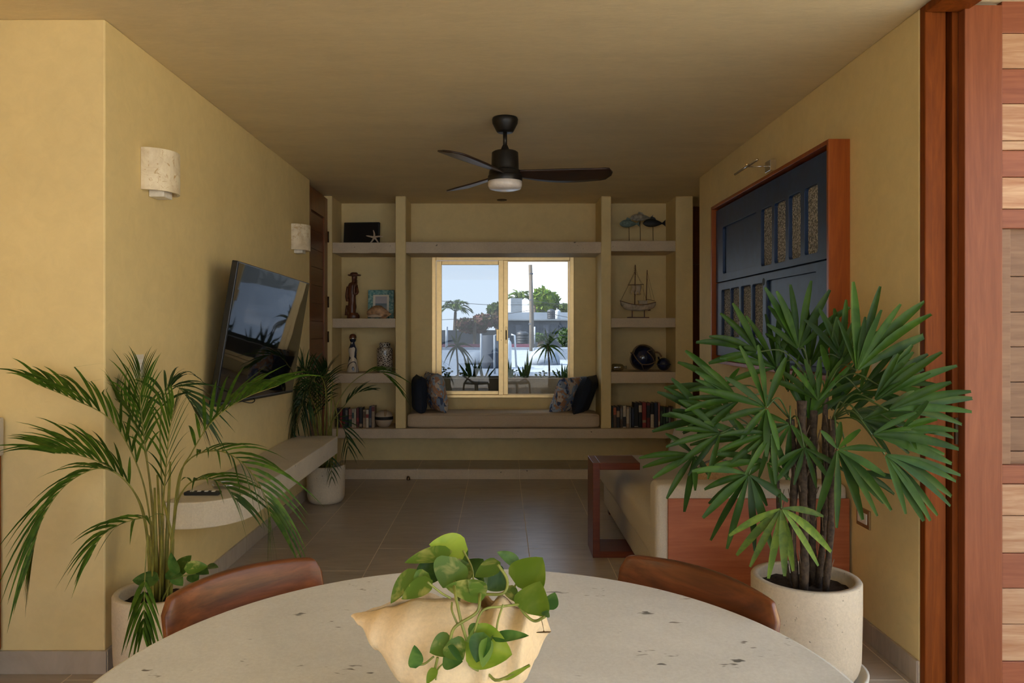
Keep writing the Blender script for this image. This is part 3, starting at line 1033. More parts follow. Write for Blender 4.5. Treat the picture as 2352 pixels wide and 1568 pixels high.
pillow('blue and rust printed cushion at the right end of the window bench', gP, 0.38, 0.14, (0.640, 7.23, cz + 0.155), (0.42, 0.0, PI / 2 - 0.75), 'fabric_print')
pillow('dark navy cushion leaning on the right pillar of the window bench', gN, 0.38, 0.14, (0.800, 7.22, cz + 0.160), (0.35, 0.0, PI / 2 - 0.35), 'fabric_navy')

# sofa
sf = thing('sofa', 'beige upholstered sofa with a red wood end panel along the right wall', 'sofa', (1.15, 4.6, 0))
fab = 'fabric_sofa'
MB().box(0.775, 1.595, 3.66, 5.74, 0.05, 0.235).build('base', fab, sf, bevel=0.02, seg=3, soft=True)
puff(MB(), 0.735, 1.32, 3.655, 5.75, 0.232, 0.43, 0.05, 0.02).build('seat_cushion', fab, sf, True)
for y0, y1 in ((3.66, 4.70), (4.705, 5.745)):
    m = puff(MB(), 1.24, 1.45, y0, y1, 0.42, 0.83, 0.05, 0.0)
    m.v = [(x + (z - 0.42) * 0.28, y, z) for x, y, z in m.v]
    m.build('back_cushion', fab, sf, True)
MB().box(1.50, 1.600, 3.66, 5.745, 0.20, 0.72).build('back_frame', fab, sf, bevel=0.02, seg=3, soft=True)
MB().box(0.713, 1.598, 3.505, 3.655, 0.05, 0.652).build('arm', fab, sf, bevel=0.028, seg=4, soft=True)
MB().box(0.768, 1.600, 3.492, 3.512, 0.055, 0.590).build('end_panel', 'sofa_wood', sf, bevel=0.002)
for x, y in ((0.83, 3.56), (0.83, 5.66), (1.54, 3.56), (1.54, 5.66)):
    MB().box(x - 0.03, x + 0.03, y - 0.03, y + 0.03, 0.0, 0.055).build('foot', 'side_table_wood', sf)
rc = thing('round_cushion', 'round tan cushion with a grey stitched edge on the sofa', 'cushion', (1.10, 3.88, 0.58))
m = MB().lathe([(0.0, -0.045), (0.09, -0.04), (0.13, -0.02), (0.14, 0.0), (0.13, 0.02), (0.09, 0.04), (0.0, 0.045)], (0, 0, 0), 28)
Rm = Matrix.Translation((1.10, 3.80, 0.578)) @ Matrix.Rotation(1.15, 4, 'X')
m.v = [tuple(Rm @ Vector(p)) for p in m.v]
plain('tan_weave', (0.45, 0.30, 0.16), 0.9, vary=0.2, scale=120)
plain('grey_yarn', (0.16, 0.15, 0.14), 0.95, vary=0.5, scale=150)
m.build('cover', 'tan_weave', rc, True)
m = MB()
m.tube([Rm @ Vector((0.138 * math.cos(a), 0.138 * math.sin(a), 0)) for a in [2 * PI * k / 24 for k in range(25)]], 0.010, 8)
m.build('stitched_edge', 'grey_yarn', rc, True)

# C-shaped side table
ct = thing('side_table', 'dark red wood C-shaped side table over the sofa seat', 'table', (0.69, 4.7, 0))
cx0, cx1, cy0, cy1, h_, tk = 0.552, 0.834, 4.56, 4.83, 0.568, 0.042
MB().box(cx0, cx0 + tk, cy0, cy1, 0, h_).build('upright', 'side_table_wood', ct, bevel=0.002)
MB().box(cx0 + tk, cx1, cy0, cy1, h_ - tk, h_).build('top', 'side_table_wood', ct, bevel=0.002)
MB().box(cx0 + tk, cx1 + 0.0, cy0, cy1, 0, 0.038).build('base', 'side_table_wood', ct, bevel=0.002)

# kitchen counter at the left edge
kc = thing('kitchen_counter', 'stone topped counter with a red wood end at the left picture edge', 'counter', (-2.2, 2.9, 0))
MB().box(-2.9, -1.965, 2.35, YK - 0.014, 0.869, 1.019).build('stone_top', 'counter_stone', kc, bevel=0.006)
MB().box(-2.9, -1.977, 2.42, YK - 0.014, 0.10, 0.869).build('cabinet', 'frame_wood', kc, bevel=0.003)
MB().box(-2.9, -2.02, 2.46, YK - 0.014, 0.0, 0.10).build('toe_kick', 'black_matte', kc)

# dining table
tb = thing('dining_table', 'round stone dining table in the foreground', 'table', (-0.05, 1.30, 0))
TX, TY, TR = -0.048, 1.300, 0.672
MB().lathe([(0.0, 0.700), (TR - 0.012, 0.700), (TR - 0.002, 0.708), (TR, 0.716), (TR, 0.738), (TR - 0.003, 0.746), (TR - 0.012, 0.750), (0.0, 0.750)], (TX, TY, 0), 128).build('table_top', 'table_stone', tb, False, soft=False)
MB().lathe([(0.0, 0.0), (0.26, 0.0), (0.27, 0.03), (0.17, 0.10), (0.15, 0.4), (0.2, 0.70), (0.0, 0.70)], (TX, TY, 0), 48).build('pedestal', 'bench_stone', tb, True)

# dining chairs with curved wooden backs
def chair(label, e_left, e_right, mat, bulge):
    """e_left/e_right: ends of the top of the back, seen from the table"""
    a, b = Vector(e_left), Vector(e_right)
    mid = (a + b) / 2
    ctr2 = Vector((TX, TY))
    out = (Vector((mid.x, mid.y)) - ctr2).normalized()
    out3 = Vector((out.x, out.y, 0))
    side = (b - a)
    half = side.length / 2
    side.normalize()
    g = mid - out3 * 0.20
    t = thing('dining_chair', label, 'chair', (g.x, g.y, 0), 'wooden dining chairs tucked under the stone table')
    zt, zb = a.z, 0.56
    def fn(u, v):
        s = u * 2 - 1
        top = zt - 0.010 * s * s
        if abs(s) > 0.9:
            top -= 0.035 * ((abs(s) - 0.9) / 0.1) ** 2
        z = zb + (top - zb) * v
        lean = 0.05 * (v - 0.6)
        p = mid + side * (s * half * 1.0) + out3 * (bulge * (1 - s * s) - 0.02 + lean)
        return (p.x, p.y, z)
    m = MB()
    nu, nv = 25, 9
    front = [fn(i / (nu - 1), j / (nv - 1)) for j in range(nv) for i in range(nu)]
    back = []
    for j in range(nv):
        for i in range(nu):
            x, y, z = front[j * nu + i]
            s = i / (nu - 1) * 2 - 1
            th2 = 0.024
            back.append((x + out3.x * th2, y + out3.y * th2, z))
    fs = []
    N = nu * nv
    for j in range(nv - 1):
        for i in range(nu - 1):
            q = (j * nu + i, j * nu + i + 1, (j + 1) * nu + i + 1, (j + 1) * nu + i)
            fs.append(q)
            fs.append(tuple(N + k for k in q[::-1]))
    ring = [i for i in range(nu)] + [j * nu + nu - 1 for j in range(1, nv)] + [(nv - 1) * nu + i for i in range(nu - 2, -1, -1)] + [j * nu for j in range(nv - 2, 0, -1)]
    for k in range(len(ring)):
        p, q = ring[k], ring[(k + 1) % len(ring)]
        fs.append((p, q, N + q, N + p))
    m.add(front + back, fs)
    m.build('backrest', mat, t, True, bevel=0.007, seg=3)
    # seat, legs
    inn = -out3
    sc = mid + inn * 0.22
    sd = Vector((-out3.y, out3.x, 0))
    def seat(u, v):
        a_ = u * 2 * PI
        rr = (0.0, 0.5, 0.9, 1.0)[min(3, int(v * 3 + 0.01))]
        q = sc + sd * (0.21 * rr * math.cos(a_)) + out3 * (0.21 * rr * math.sin(a_))
        return (q.x, q.y, 0.45 - 0.012 * (1 - rr))
    MB().grid(seat, 28, 4, True).build('seat', mat, t, True, solid=0.03)
    for s1 in (-1, 1):
        for s2 in (-1, 1):
            top = sc + sd * (0.15 * s1) + out3 * (0.15 * s2)
            bot = sc + sd * (0.19 * s1) + out3 * (0.19 * s2)
            if s2 > 0:
                tp = mid + side * (s1 * half * 0.72) + out3 * (bulge * 0.45 + 0.006)
                MB().tube([(bot.x, bot.y, 0), (top.x, top.y, 0.43), (tp.x, tp.y, 0.60)], [0.012, 0.018, 0.012], 10).build('leg', mat, t, True)
            else:
                MB().tube([(bot.x, bot.y, 0), (top.x, top.y, 0.43)], [0.012, 0.018], 10).build('leg', mat, t, True)
    return t
def HZ(px, py, z):
    Y = (EYE - z) * F / (py - VY)
    return P(px, py, Y)
ZT = 0.792
l0, l1 = HZ(378, 1372, ZT), HZ(742, 1272, ZT)
r0, r1 = HZ(1420, 1266, ZT), HZ(1784, 1384, ZT)
chair('glossy brown wood chair with curved back at the left of the table', l0, l1, 'chair_wood', 0.055)
chair('darker glossy wood chair with curved back in front of the big palm', r0, r1, 'chair_wood_dark', 0.055)

# lamp over the kitchen side, out of the picture on the left
kl = thing('pendant_lamp', 'white pendant lamp hanging over the kitchen side', 'lamp', (-3.0, 0.4, 2.6))
MB().tube([(-3.0, 0.4, CEIL), (-3.0, 0.4, 2.32)], 0.004, 6).build('cord', 'black_metal', kl)
MB().lathe([(0.03, 0.18), (0.06, 0.16), (0.20, 0.0), (0.19, 0.0), (0.05, 0.15), (0.0, 0.16)], (-3.0, 0.4, 2.16), 32).build('lamp_shade', 'lamp_white', kl, True)
pd_ = bpy.data.lights.new('pendant_bulb', 'POINT')
pd_.energy = 10
pd_.color = (1.0, 0.76, 0.44)
pd_.shadow_soft_size = 0.16
po = bpy.data.objects.new('pendant_bulb', pd_)
COL.objects.link(po)
po.location = (-3.0, 0.4, 2.12)
# ================================================================== plants
UP = Vector((0, 0, 1))
def leaflet(m, base, tip, width, bend=0.0, twist=0.0, nseg=6, side=None, fold=0.25, blunt=False, droop=None):
    """one strap leaf from base to tip, folded along its midrib; bend lifts the middle, droop pulls the end down"""
    base, tip = Vector(base), Vector(tip)
    ax = tip - base
    L = ax.length
    t0 = ax.normalized()
    if side is None:
        side = t0.cross(UP)
        if side.length < 0.1:
            side = Vector((1, 0, 0))
    side = (side - t0 * side.dot(t0)).normalized()
    if twist:
        side = Matrix.Rotation(twist, 3, t0) @ side
    nrm = side.cross(t0).normalized()
    vs, fs = [], []
    for i in range(nseg + 1):
        s = i / nseg
        if blunt:
            w = width * (0.24 + 0.76 * min(1, s * 2.3) ** 0.9) * (1 - 0.66 * max(0.0, (s - 0.5) / 0.5) ** 2.0)
        else:
            w = width * (0.35 + 0.65 * min(1, s * 4)) * max(0.03, (1 - s ** 2.2))
        c = base + ax * s + UP * (bend * L * 4 * s * (1 - s))
        if droop:
            c += Vector(droop) * (s * s)
        vs += [c - side * w / 2 + nrm * (fold * w / 2), c, c + side * w / 2 + nrm * (fold * w / 2)]
    for i in range(nseg):
        a = i * 3
        fs += [(a, a + 1, a + 4, a + 3), (a + 1, a + 2, a + 5, a + 4)]
    m.add([keep_clear(p) for p in vs], fs)
    return m

def keep_clear(p):
    """leaves rest against the plaster, they do not pass through it"""
    p = Vector(p)
    if 6.3 > p.y > 3.0 and p.x < XL + 0.008:
        p.x = XL + 0.008 + 0.02 * (XL + 0.008 - p.x)
    if p.y > YK - 0.01 and p.x < XL and p.y < 3.3:
        p.y = YK - 0.01
    if 6.2 > p.y > 2.86 and p.x > XR - 0.008:
        p.x = XR - 0.008 - 0.02 * (p.x - XR)
    return p

def pot_profile(r, h, wall=0.016, foot=0.72, rnd_=0.10):
    pr = [(0.0, 0.0), (r * foot, 0.0)]
    for k in range(1, 7):
        a = PI / 2 * k / 6
        pr.append((r * foot + (r * (1 - foot) * 0.92) * math.sin(a), rnd_ * (1 - math.cos(a))))
    pr += [(r, h * 0.7), (r, h - 0.006), (r - 0.004, h), (r - wall - 0.004, h), (r - wall - 0.006, h - 0.008), (r - wall - 0.008, h - 0.06), (0.0, h - 0.06)]
    return pr

def soil_disc(x, y, z, r, parent):
    def fn(u, v):
        a = u * 2 * PI
        rr = r * v
        return (x + rr * math.cos(a), y + rr * math.sin(a), z + 0.012 * mnoise.noise((rr * math.cos(a) * 40, rr * math.sin(a) * 40, z * 7)))
    MB().grid(fn, 36, 10, True).build('soil', 'soil', parent, True)

# ---- broad fan palm on the right
rx, ry, rr_, rh = 1.20, 3.00, 0.205, 0.395
ps = thing('plant_saucer', 'pale stone saucer under the pot of the big fan palm', 'saucer', (rx, ry, 0))
MB().lathe([(0.0, 0.0), (0.20, 0.0), (0.222, 0.012), (0.228, 0.045), (0.218, 0.045), (0.205, 0.022), (0.0, 0.022)], (rx, ry, 0), 48).build('dish', 'plate_white', ps, True)
rp = thing('potted_fan_palm', 'big fan palm with finger-like leaflets in a ribbed pale pot', 'potted plant', (rx, ry, 0.022))
MB().lathe([(a, b) for a, b in pot_profile(rr_, rh - 0.022, 0.022, 0.78, 0.09)], (rx, ry, 0.0225), 64).build('pot', 'pot_stone', rp, True)
soil_disc(rx, ry, rh - 0.045, rr_ - 0.026, rp)
def Z2(x, y):
    return 1440 + x * 0.5357, 620 + y * 0.5357
canes = []
for (bx, by, tx, ty, dY, r) in ((725, 1310, 700, 640, -0.02, 0.014), (760, 1330, 750, 560, -0.05, 0.017), (800, 1320, 800, 600, 0.03, 0.016), (850, 1340, 880, 640, -0.06, 0.013), (775, 1345, 790, 480, 0.06, 0.014), (700, 1290, 620, 760, 0.02, 0.009), (820, 1310, 850, 520, 0.0, 0.012)):
    a = P(*Z2(bx, by), ry + dY)
    a.z = rh - 0.05
    b = P(*Z2(tx, ty), ry + dY * 0.6)
    pts = catmull([a, a.lerp(b, 0.35) + Vector((rnd(-.012, .012), rnd(-.01, .01), 0)), a.lerp(b, 0.7) + Vector((rnd(-.012, .012), 0, 0)), b], 14)
    rad = [r * (1.0 + 0.16 * ((i * 7) % 3 - 1)) for i in range(len(pts))]
    cn = MB().tube(pts, rad, 9).build('cane', 'cane', rp, True)
    fm = MB()
    for k in range(16):
        s = random.randint(2, 13)
        q = pts[s]
        a_ = rnd(0, 2 * PI)
        d = Vector((math.cos(a_), math.sin(a_), 0))
        fm.tube([q + d * r, q + d * (r + rnd(.004, .02)) + Vector((0, 0, rnd(.02, .06)))], 0.0016, 4)
    fm.build('fibres', 'cane_fibre', cn)['kind'] = 'stuff'
    canes.append(pts)
def fan_leaf(hub, tips, Yh, mat='rhapis_leaf', tipdy=None, cane=None, w=0.034, start=None):
    h = P(*Z2(*hub), Yh)
    best = canes[cane] if cane is not None else min(canes, key=lambda c: (c[-1] - h).length)
    s = best[start if start is not None else -1]
    midp = s.lerp(h, 0.5) + Vector((0, 0, 0.06))
    lf = MB().tube(catmull([s, midp, h], 10), 0.0032, 6).build('leaf', 'petiole', rp, True)
    fan_ax = Vector((0, 0, 0))
    P3 = []
    for i, tp in enumerate(tips):
        dy = rnd(-0.07, 0.07) + (tipdy or 0.0)
        q = P(*Z2(*tp), Yh + dy)
        P3.append(q)
        fan_ax += (q - h)
    fan_ax.normalize()
    for q in P3:
        d = q - h
        L = d.length
        sd = d.cross(Vector((rnd(-.3, .3), -1.0, 0.25 + rnd(-.2, .2))))
        leaflet(MB(), h + d.normalized() * 0.006, q, w * rnd(0.85, 1.12) * min(1.0, 0.6 + L), bend=rnd(0.02, 0.06), side=sd, fold=rnd(0.3, 0.65), blunt=True, nseg=7).build('leaflet', mat, lf, True)
    return lf
fan_leaf((735, 340), [(590, 75), (640, 90), (700, 62), (790, 45), (870, 85), (955, 160), (600, 232), (605, 155), (840, 130)], 3.06)
fan_leaf((560, 350), [(400, 185), (452, 142), (352, 285), (296, 310), (350, 400), (500, 330), (570, 320)], 3.10)
fan_leaf((598, 590), [(308, 512), (482, 325), (560, 322), (682, 375), (405, 645), (488, 725), (650, 772), (598, 800), (420, 460), (530, 840)], 2.86)
fan_leaf((902, 768), [(832, 688), (915, 650), (1000, 682), (1110, 775), (1108, 882), (1132, 1030), (1072, 1055), (898, 1105), (812, 1058), (1010, 1070)], 2.76, 'rhapis_leaf')
fan_leaf((662, 1020), [(438, 1138), (470, 1222), (527, 1272), (605, 1322), (676, 1312), (712, 1290), (820, 1268), (874, 1208), (842, 1056)], 2.72, 'rhapis_light', cane=5, start=8)
fan_leaf((522, 875), [(278, 862), (332, 940), (325, 1062), (358, 1158), (428, 1195), (548, 1205), (622, 1202), (690, 992), (350, 1000), (600, 1010)], 2.82, cane=5)
fan_leaf((290, 792), [(52, 806), (68, 846), (112, 892), (170, 980), (245, 1036), (292, 945), (165, 700), (350, 880)], 2.98, cane=5)
fan_leaf((345, 640), [(108, 692), (130, 522), (160, 500), (150, 622), (190, 465), (195, 600), (240, 700), (330, 720)], 3.05)
fan_leaf((420, 500), [(218, 395), (250, 345), (160, 505), (300, 420), (250, 520), (330, 470), (480, 420)], 3.12)
fan_leaf((985, 430), [(968, 50), (1085, 70), (1172, 145), (1278, 135), (1305, 190), (1312, 268), (905, 215), (1020, 200), (1090, 170)], 2.84)
fan_leaf((1060, 560), [(1222, 322), (1350, 352), (1415, 410), (1300, 440), (1165, 360), (1180, 480), (1240, 400)], 2.80)
fan_leaf((1120, 600), [(1475, 520), (1480, 550), (1478, 608), (1435, 662), (1300, 605), (1390, 480), (1232, 520)], 2.74)
fan_leaf((1050, 705), [(1348, 686), (1422, 768), (1360, 790), (1392, 830), (1240, 610), (1300, 720)], 2.74)
fan_leaf((1105, 790), [(1430, 880), (1410, 906), (1386, 1012), (1330, 1052), (1272, 1076), (1300, 1075), (1195, 1046), (1390, 970)], 2.72)
fan_leaf((870, 470), [(822, 252), (900, 200), (945, 530), (830, 320), (985, 200), (1040, 300), (960, 330)], 3.04)
fan_leaf((690, 520), [(580, 345), (640, 305), (690, 345), (610, 380), (740, 360), (665, 340)], 3.16, w=0.022)
fan_leaf((780, 640), [(680, 470), (760, 440), (830, 430), (940, 535), (720, 470), (880, 480)], 3.02)
fan_leaf((520, 730), [(300, 700), (270, 750), (330, 650), (410, 600), (400, 790), (370, 830), (460, 640)], 2.96)
fan_leaf((950, 620), [(1110, 650), (1130, 690), (1060, 530), (1000, 640), (1150, 600), (1160, 740)], 2.98)
fan_leaf((600, 820), [(370, 790), (300, 870), (480, 900), (420, 830), (640, 960), (700, 900)], 2.92, cane=5)
fan_leaf((440, 620), [(220, 560), (240, 620), (330, 540), (280, 680), (400, 540)], 3.00)
fan_leaf((880, 600), [(960, 400), (1010, 440), (1060, 480), (900, 420), (1110, 520), (1000, 380)], 3.10)
fan_leaf((960, 860), [(1060, 960), (1100, 1000), (1145, 962), (990, 990), (1180, 900)], 2.88)
fan_leaf((1180, 680), [(1400, 720), (1330, 640), (1290, 560), (1240, 770), (1420, 690)], 2.77)

for hub, n, L, a0, a1, Yh in (((640, 420), 8, 250, 60, 200, 3.14), ((780, 420), 7, 260, 40, 150, 3.18), ((920, 380), 8, 240, 10, 140, 3.02), ((480, 560), 7, 230, 120, 230, 2.94), ((700, 660), 7, 220, 150, 330, 2.90),
                              ((1000, 520), 8, 250, -30, 90, 2.92), ((820, 560), 8, 220, 20, 170, 2.98), ((400, 700), 7, 220, 130, 260, 2.92), ((1010, 640), 7, 240, -60, 40, 2.84), ((620, 700), 7, 230, 170, 300, 2.86), ((1090, 500), 6, 230, -20, 70, 2.84), ((760, 760), 6, 200, 200, 340, 2.88)):
    tips = []
    for k in range(n):
        a = math.radians(a0 + (a1 - a0) * (k + rnd(.3, .7)) / n)
        tips.append((hub[0] + L * rnd(.8, 1.1) * math.cos(a), hub[1] - L * rnd(.8, 1.1) * math.sin(a)))
    fan_leaf(hub, tips, Yh, w=0.030)

# ---- feathery palm fronds
def frond(parent, ctrl, n, llen, lw, mat, joined=False, spread=0.9, start=0.35, rad=0.004, curl=0.25, stem='areca_stem', vee=0.35, name='frond', leaf_up=0.0):
    pts = catmull(ctrl, 40)
    rads = [rad * (1.0 - 0.75 * i / 40) for i in range(41)]
    m = MB().tube(pts, rads, 6)
    fr = None if joined else m.build(name, stem, parent, True)
    tm = MB()
    for k in range(n):
        s = start + (1 - start) * (k + 0.5) / n
        f = s * 40
        i = min(39, int(f))
        p = pts[i].lerp(pts[i + 1], f - i)
        t = (pts[min(40, i + 2)] - pts[max(0, i - 2)]).normalized()
        sd = t.cross(UP)
        if sd.length < 0.25:
            sd = sd + Vector((0.5, 0.2, 0))
        sd = (sd - t * sd.dot(t)).normalized()
        nr = sd.cross(t).normalized()
        if nr.z < 0:
            nr = -nr
        q = (s - start) / (1 - start)
        L = llen * (0.55 + 0.9 * math.sin(min(1, q * 1.15 + 0.12) * PI * 0.8)) * rnd(0.85, 1.1)
        if q > 0.9:
            L *= 0.7
        ang = spread * (1.0 - 0.55 * q)
        for sg in (-1, 1):
            d = (t * math.cos(ang) + (sd * sg + nr * vee) .normalized() * math.sin(ang))
            d = (d + UP * leaf_up).normalized()
            tip = p + d * L
            dr = Vector((0, 0, -curl * L * rnd(0.6, 1.4)))
            mm = tm if joined else MB()
            leaflet(mm, p, tip, lw * rnd(0.8, 1.15), bend=0.03, side=t.cross(d).cross(d) + nr * 0.3, droop=dr, nseg=6, fold=0.2)
            if not joined:
                mm.build('leaflet', mat, fr, True)
    if joined:
        st2 = m.build(name, stem, parent, True)
        tm.build('leaflets', mat, st2, True)['kind'] = 'stuff'
        return st2
    return fr

ax_, ay_, ar_, ah_ = -1.335, 2.99, 0.172, 0.345
ap = thing('potted_areca_palm', 'feathery areca palm with pothos at its foot beside the kitchen corner', 'potted plant', (ax_, ay_, 0))
MB().lathe(pot_profile(ar_, ah_, 0.02, 0.72, 0.12), (ax_, ay_, 0), 56).build('pot', 'pot_stone', ap, True)
soil_disc(ax_, ay_, ah_ - 0.045, ar_ - 0.026, ap)
def base(px, dy=0.0):
    q = P(px, 1355, ay_ + dy)
    q.z = ah_ - 0.05
    return q
def FR(pts, n, llen, lw=0.0145, mat='areca_leaf', **k):
    return frond(ap, [base(pts[0][0], pts[0][1])] + [P(x, y, Y) for x, y, Y in pts[1:]], n, llen * 1.22, lw, mat, **k)
FR([(352, 0.02), (345, 1200, 3.0), (318, 1075, 2.98), (255, 965, 2.92), (165, 915, 2.88), (80, 880, 2.86)], 15, 0.17, leaf_up=0.25, start=0.4)
FR([(345, -0.03), (335, 1215, 2.92), (302, 1120, 2.86), (235, 1075, 2.82), (155, 1110, 2.80), (98, 1190, 2.78), (66, 1300, 2.78)], 15, 0.14, curl=0.5, spread=0.55, start=0.42)
FR([(350, 0.0), (338, 1220, 2.95), (315, 1140, 2.90), (255, 1075, 2.84), (180, 1045, 2.80), (120, 1040, 2.78)], 12, 0.19, leaf_up=0.20, spread=0.75, start=0.45)
FR([(348, -0.05), (352, 1255, 2.86), (345, 1195, 2.74), (300, 1195, 2.64), (240, 1225, 2.60), (205, 1280, 2.58)], 9, 0.11, curl=0.45, start=0.40)
FR([(372, 0.03), (350, 1150, 3.05), (332, 1010, 3.06), (322, 920, 3.05), (322, 850, 3.02)], 15, 0.15, leaf_up=0.4, spread=0.7, start=0.42)
FR([(378, 0.05), (372, 1120, 3.10), (368, 990, 3.16), (378, 905, 3.20), (410, 890, 3.22), (455, 950, 3.22)], 14, 0.16, mat='areca_dark', curl=0.45, start=0.50)
FR([(384, 0.02), (412, 1110, 3.05), (440, 1040, 3.04), (490, 965, 3.02), (560, 915, 3.00), (640, 885, 2.98)], 13, 0.19, leaf_up=0.12, spread=0.7, start=0.42)
FR([(388, 0.0), (405, 1130, 2.98), (435, 1055, 2.94), (500, 1035, 2.90), (560, 1065, 2.86), (605, 1130, 2.84), (622, 1185, 2.82)], 15, 0.16, curl=0.5, start=0.38)
FR([(382, -0.03), (400, 1190, 2.92), (425, 1120, 2.88), (465, 1100, 2.84), (510, 1110, 2.82), (545, 1150, 2.80)], 9, 0.13, curl=0.4, start=0.45)
FR([(362, 0.06), (345, 1120, 3.10), (325, 1010, 3.12), (290, 940, 3.12), (250, 905, 3.10)], 12, 0.16, leaf_up=0.3, mat='areca_leaf', start=0.45)
FR([(366, -0.04), (372, 1200, 2.90), (380, 1090, 2.84), (388, 1000, 2.80), (400, 930, 2.78)], 11, 0.14, leaf_up=0.35, spread=0.6, start=0.40)
FR([(352, -0.08), (348, 1270, 2.80), (340, 1230, 2.70), (334, 1300, 2.66), (331, 1380, 2.66), (330, 1450, 2.67)], 6, 0.10, lw=0.022, curl=0.3, start=0.66, spread=0.5)
for k, (px, top, dy) in enumerate(((360, 1120, 0.0), (372, 1090, 0.03), (390, 1150, -0.02), (383, 1060, 0.05))):
    b0 = base(px, dy)
    MB().tube([b0, P(px + rnd(-8, 6), 1240, ay_ + dy), P(px + rnd(-14, 10), top, ay_ + dy)], [0.010, 0.008, 0.004], 8).build('stem', 'areca_stem', ap, True)

def heart_leaf(parent, b, tip, width, mat, normal, cup=0.15, name='leaf', curl=0.0):
    """pothos leaf: heart outline from stalk end b to the tip"""
    b, tip = Vector(b), Vector(tip)
    ax = tip - b
    L = ax.length
    t = ax.normalized()
    n0 = Vector(normal)
    n0 = (n0 - t * n0.dot(t)).normalized()
    sd = t.cross(n0).normalized()
    m = MB()
    nu, nv = 9, 11
    def fn(u, v):
        a = (u - 0.5) * 2
        s = v
        w = width / 2 * (math.sin(PI * min(1, s ** 0.62)) ** 0.75) * (1.0 - 0.12 * s)
        back = -0.16 * L * (abs(a) ** 1.5) * (1 - s) ** 3
        p = b + t * (s * L + back) + sd * (a * w) + n0 * (cup * width * (a * a - 0.3) * math.sin(PI * s) - curl * L * s * s)
        return tuple(p)
    m.grid(fn, nu, nv)
    return m.build(name, mat, parent, True)

pv = MB().tube(catmull([(ax_ + 0.02, ay_ - 0.05, ah_ - 0.045), P(395, 1335, 2.86), P(430, 1320, 2.86), P(475, 1312, 2.88)], 12), 0.003, 6).build('pothos_vine', 'vine', ap, True)
for (bx, by, tx, ty, w, mt) in ((357, 1330, 304, 1332, 0.062, 'pothos_dark'), (404, 1312, 393, 1268, 0.05, 'pothos_dark'), (410, 1310, 440, 1275, 0.06, 'pothos_leaf'), (430, 1305, 478, 1300, 0.055, 'pothos_leaf'),
                                (400, 1320, 420, 1345, 0.05, 'pothos_dark'), (478, 1300, 502, 1303, 0.03, 'pothos_dark'), (385, 1318, 420, 1322, 0.045, 'pothos_dark'), (440, 1318, 455, 1340, 0.05, 'pothos_dark'), (455, 1305, 480, 1318, 0.045, 'pothos_dark')):
    heart_leaf(pv, P(bx, by, 2.85 + rnd(-.03, .03)), P(tx, ty, 2.84 + rnd(-.04, .04)), w, mt, (rnd(-.3, .3), -0.8, 0.6))

# ---- small palm by the end of the ledge
bx_, by_, br_, bh_ = -1.385, 6.04, 0.150, 0.295
bp = thing('potted_palm', 'dark leafy palm in a rounded pale pot at the far end of the ledge', 'potted plant', (bx_, by_, 0))
MB().lathe(pot_profile(br_, bh_, 0.016, 0.68, 0.07), (bx_, by_, 0), 48).build('pot', 'pot_stone', bp, True)
soil_disc(bx_, by_, bh_ - 0.04, br_ - 0.022, bp)
def FB(pts, n, llen, lw=0.014, mat='areca_dark', **k):
    q = P(pts[0], 1080, by_)
    q.z = bh_ - 0.045
    return frond(bp, [q] + [P(x, y, Y) for x, y, Y in pts[1:]], n, llen, lw, mat, joined=True, rad=0.006, **k)
FB([738, (722, 990, 6.02), (712, 900, 6.0), (700, 850, 5.97), (682, 850, 5.95)], 20, 0.22, leaf_up=0.1)
FB([742, (730, 960, 6.0), (725, 880, 5.98), (700, 860, 5.92), (672, 905, 5.86), (665, 960, 5.84)], 22, 0.20, curl=0.4)
FB([745, (738, 960, 6.05), (742, 880, 6.05), (752, 845, 6.0)], 20, 0.2, leaf_up=0.2, start=0.4)
FB([750, (765, 960, 6.05), (790, 900, 6.1), (830, 862, 6.14), (870, 852, 6.16), (905, 880, 6.18)], 9, 0.20, start=0.62, spread=0.5, curl=0.35, mat='areca_leaf')
FB([748, (760, 980, 6.0), (785, 940, 6.0), (815, 905, 6.0), (850, 895, 6.0)], 6, 0.14, start=0.55, spread=0.6, curl=0.2)
FB([740, (728, 1000, 5.95), (715, 950, 5.86), (690, 930, 5.8), (668, 975, 5.76), (676, 1005, 5.74)], 18, 0.18, curl=0.5)
FB([746, (752, 1000, 5.95), (770, 960, 5.9), (790, 985, 5.88), (800, 1030, 5.88)], 8, 0.16, curl=0.3, start=0.5)
FB([744, (745, 980, 6.0), (748, 900, 5.98), (735, 862, 5.9), (715, 880, 5.84), (705, 930, 5.8)], 22, 0.2, curl=0.5)
FB([741, (735, 980, 6.0), (718, 920, 5.9), (700, 900, 5.8), (690, 960, 5.75)], 20, 0.18, curl=0.5)
FB([747, (750, 1060, 5.95), (755, 1045, 5.90), (760, 1065, 5.87), (762, 1100, 5.86)], 6, 0.08, lw=0.012, start=0.45, curl=0.4)
FB([743, (735, 1055, 5.98), (728, 1050, 5.95), (720, 1060, 5.93)], 6, 0.08, lw=0.012, start=0.3, curl=0.3)
for k in range(9):
    px = 722 + k * 6
    MB().tube([P(px, 1080, by_ + rnd(-.05, .05)), P(px + rnd(-6, 6), 960, by_ + rnd(-.04, .04)), P(px + rnd(-14, 10), rnd(870, 920), by_)], [0.008, 0.007, 0.003], 6).build('stem', 'areca_stem', bp, True)

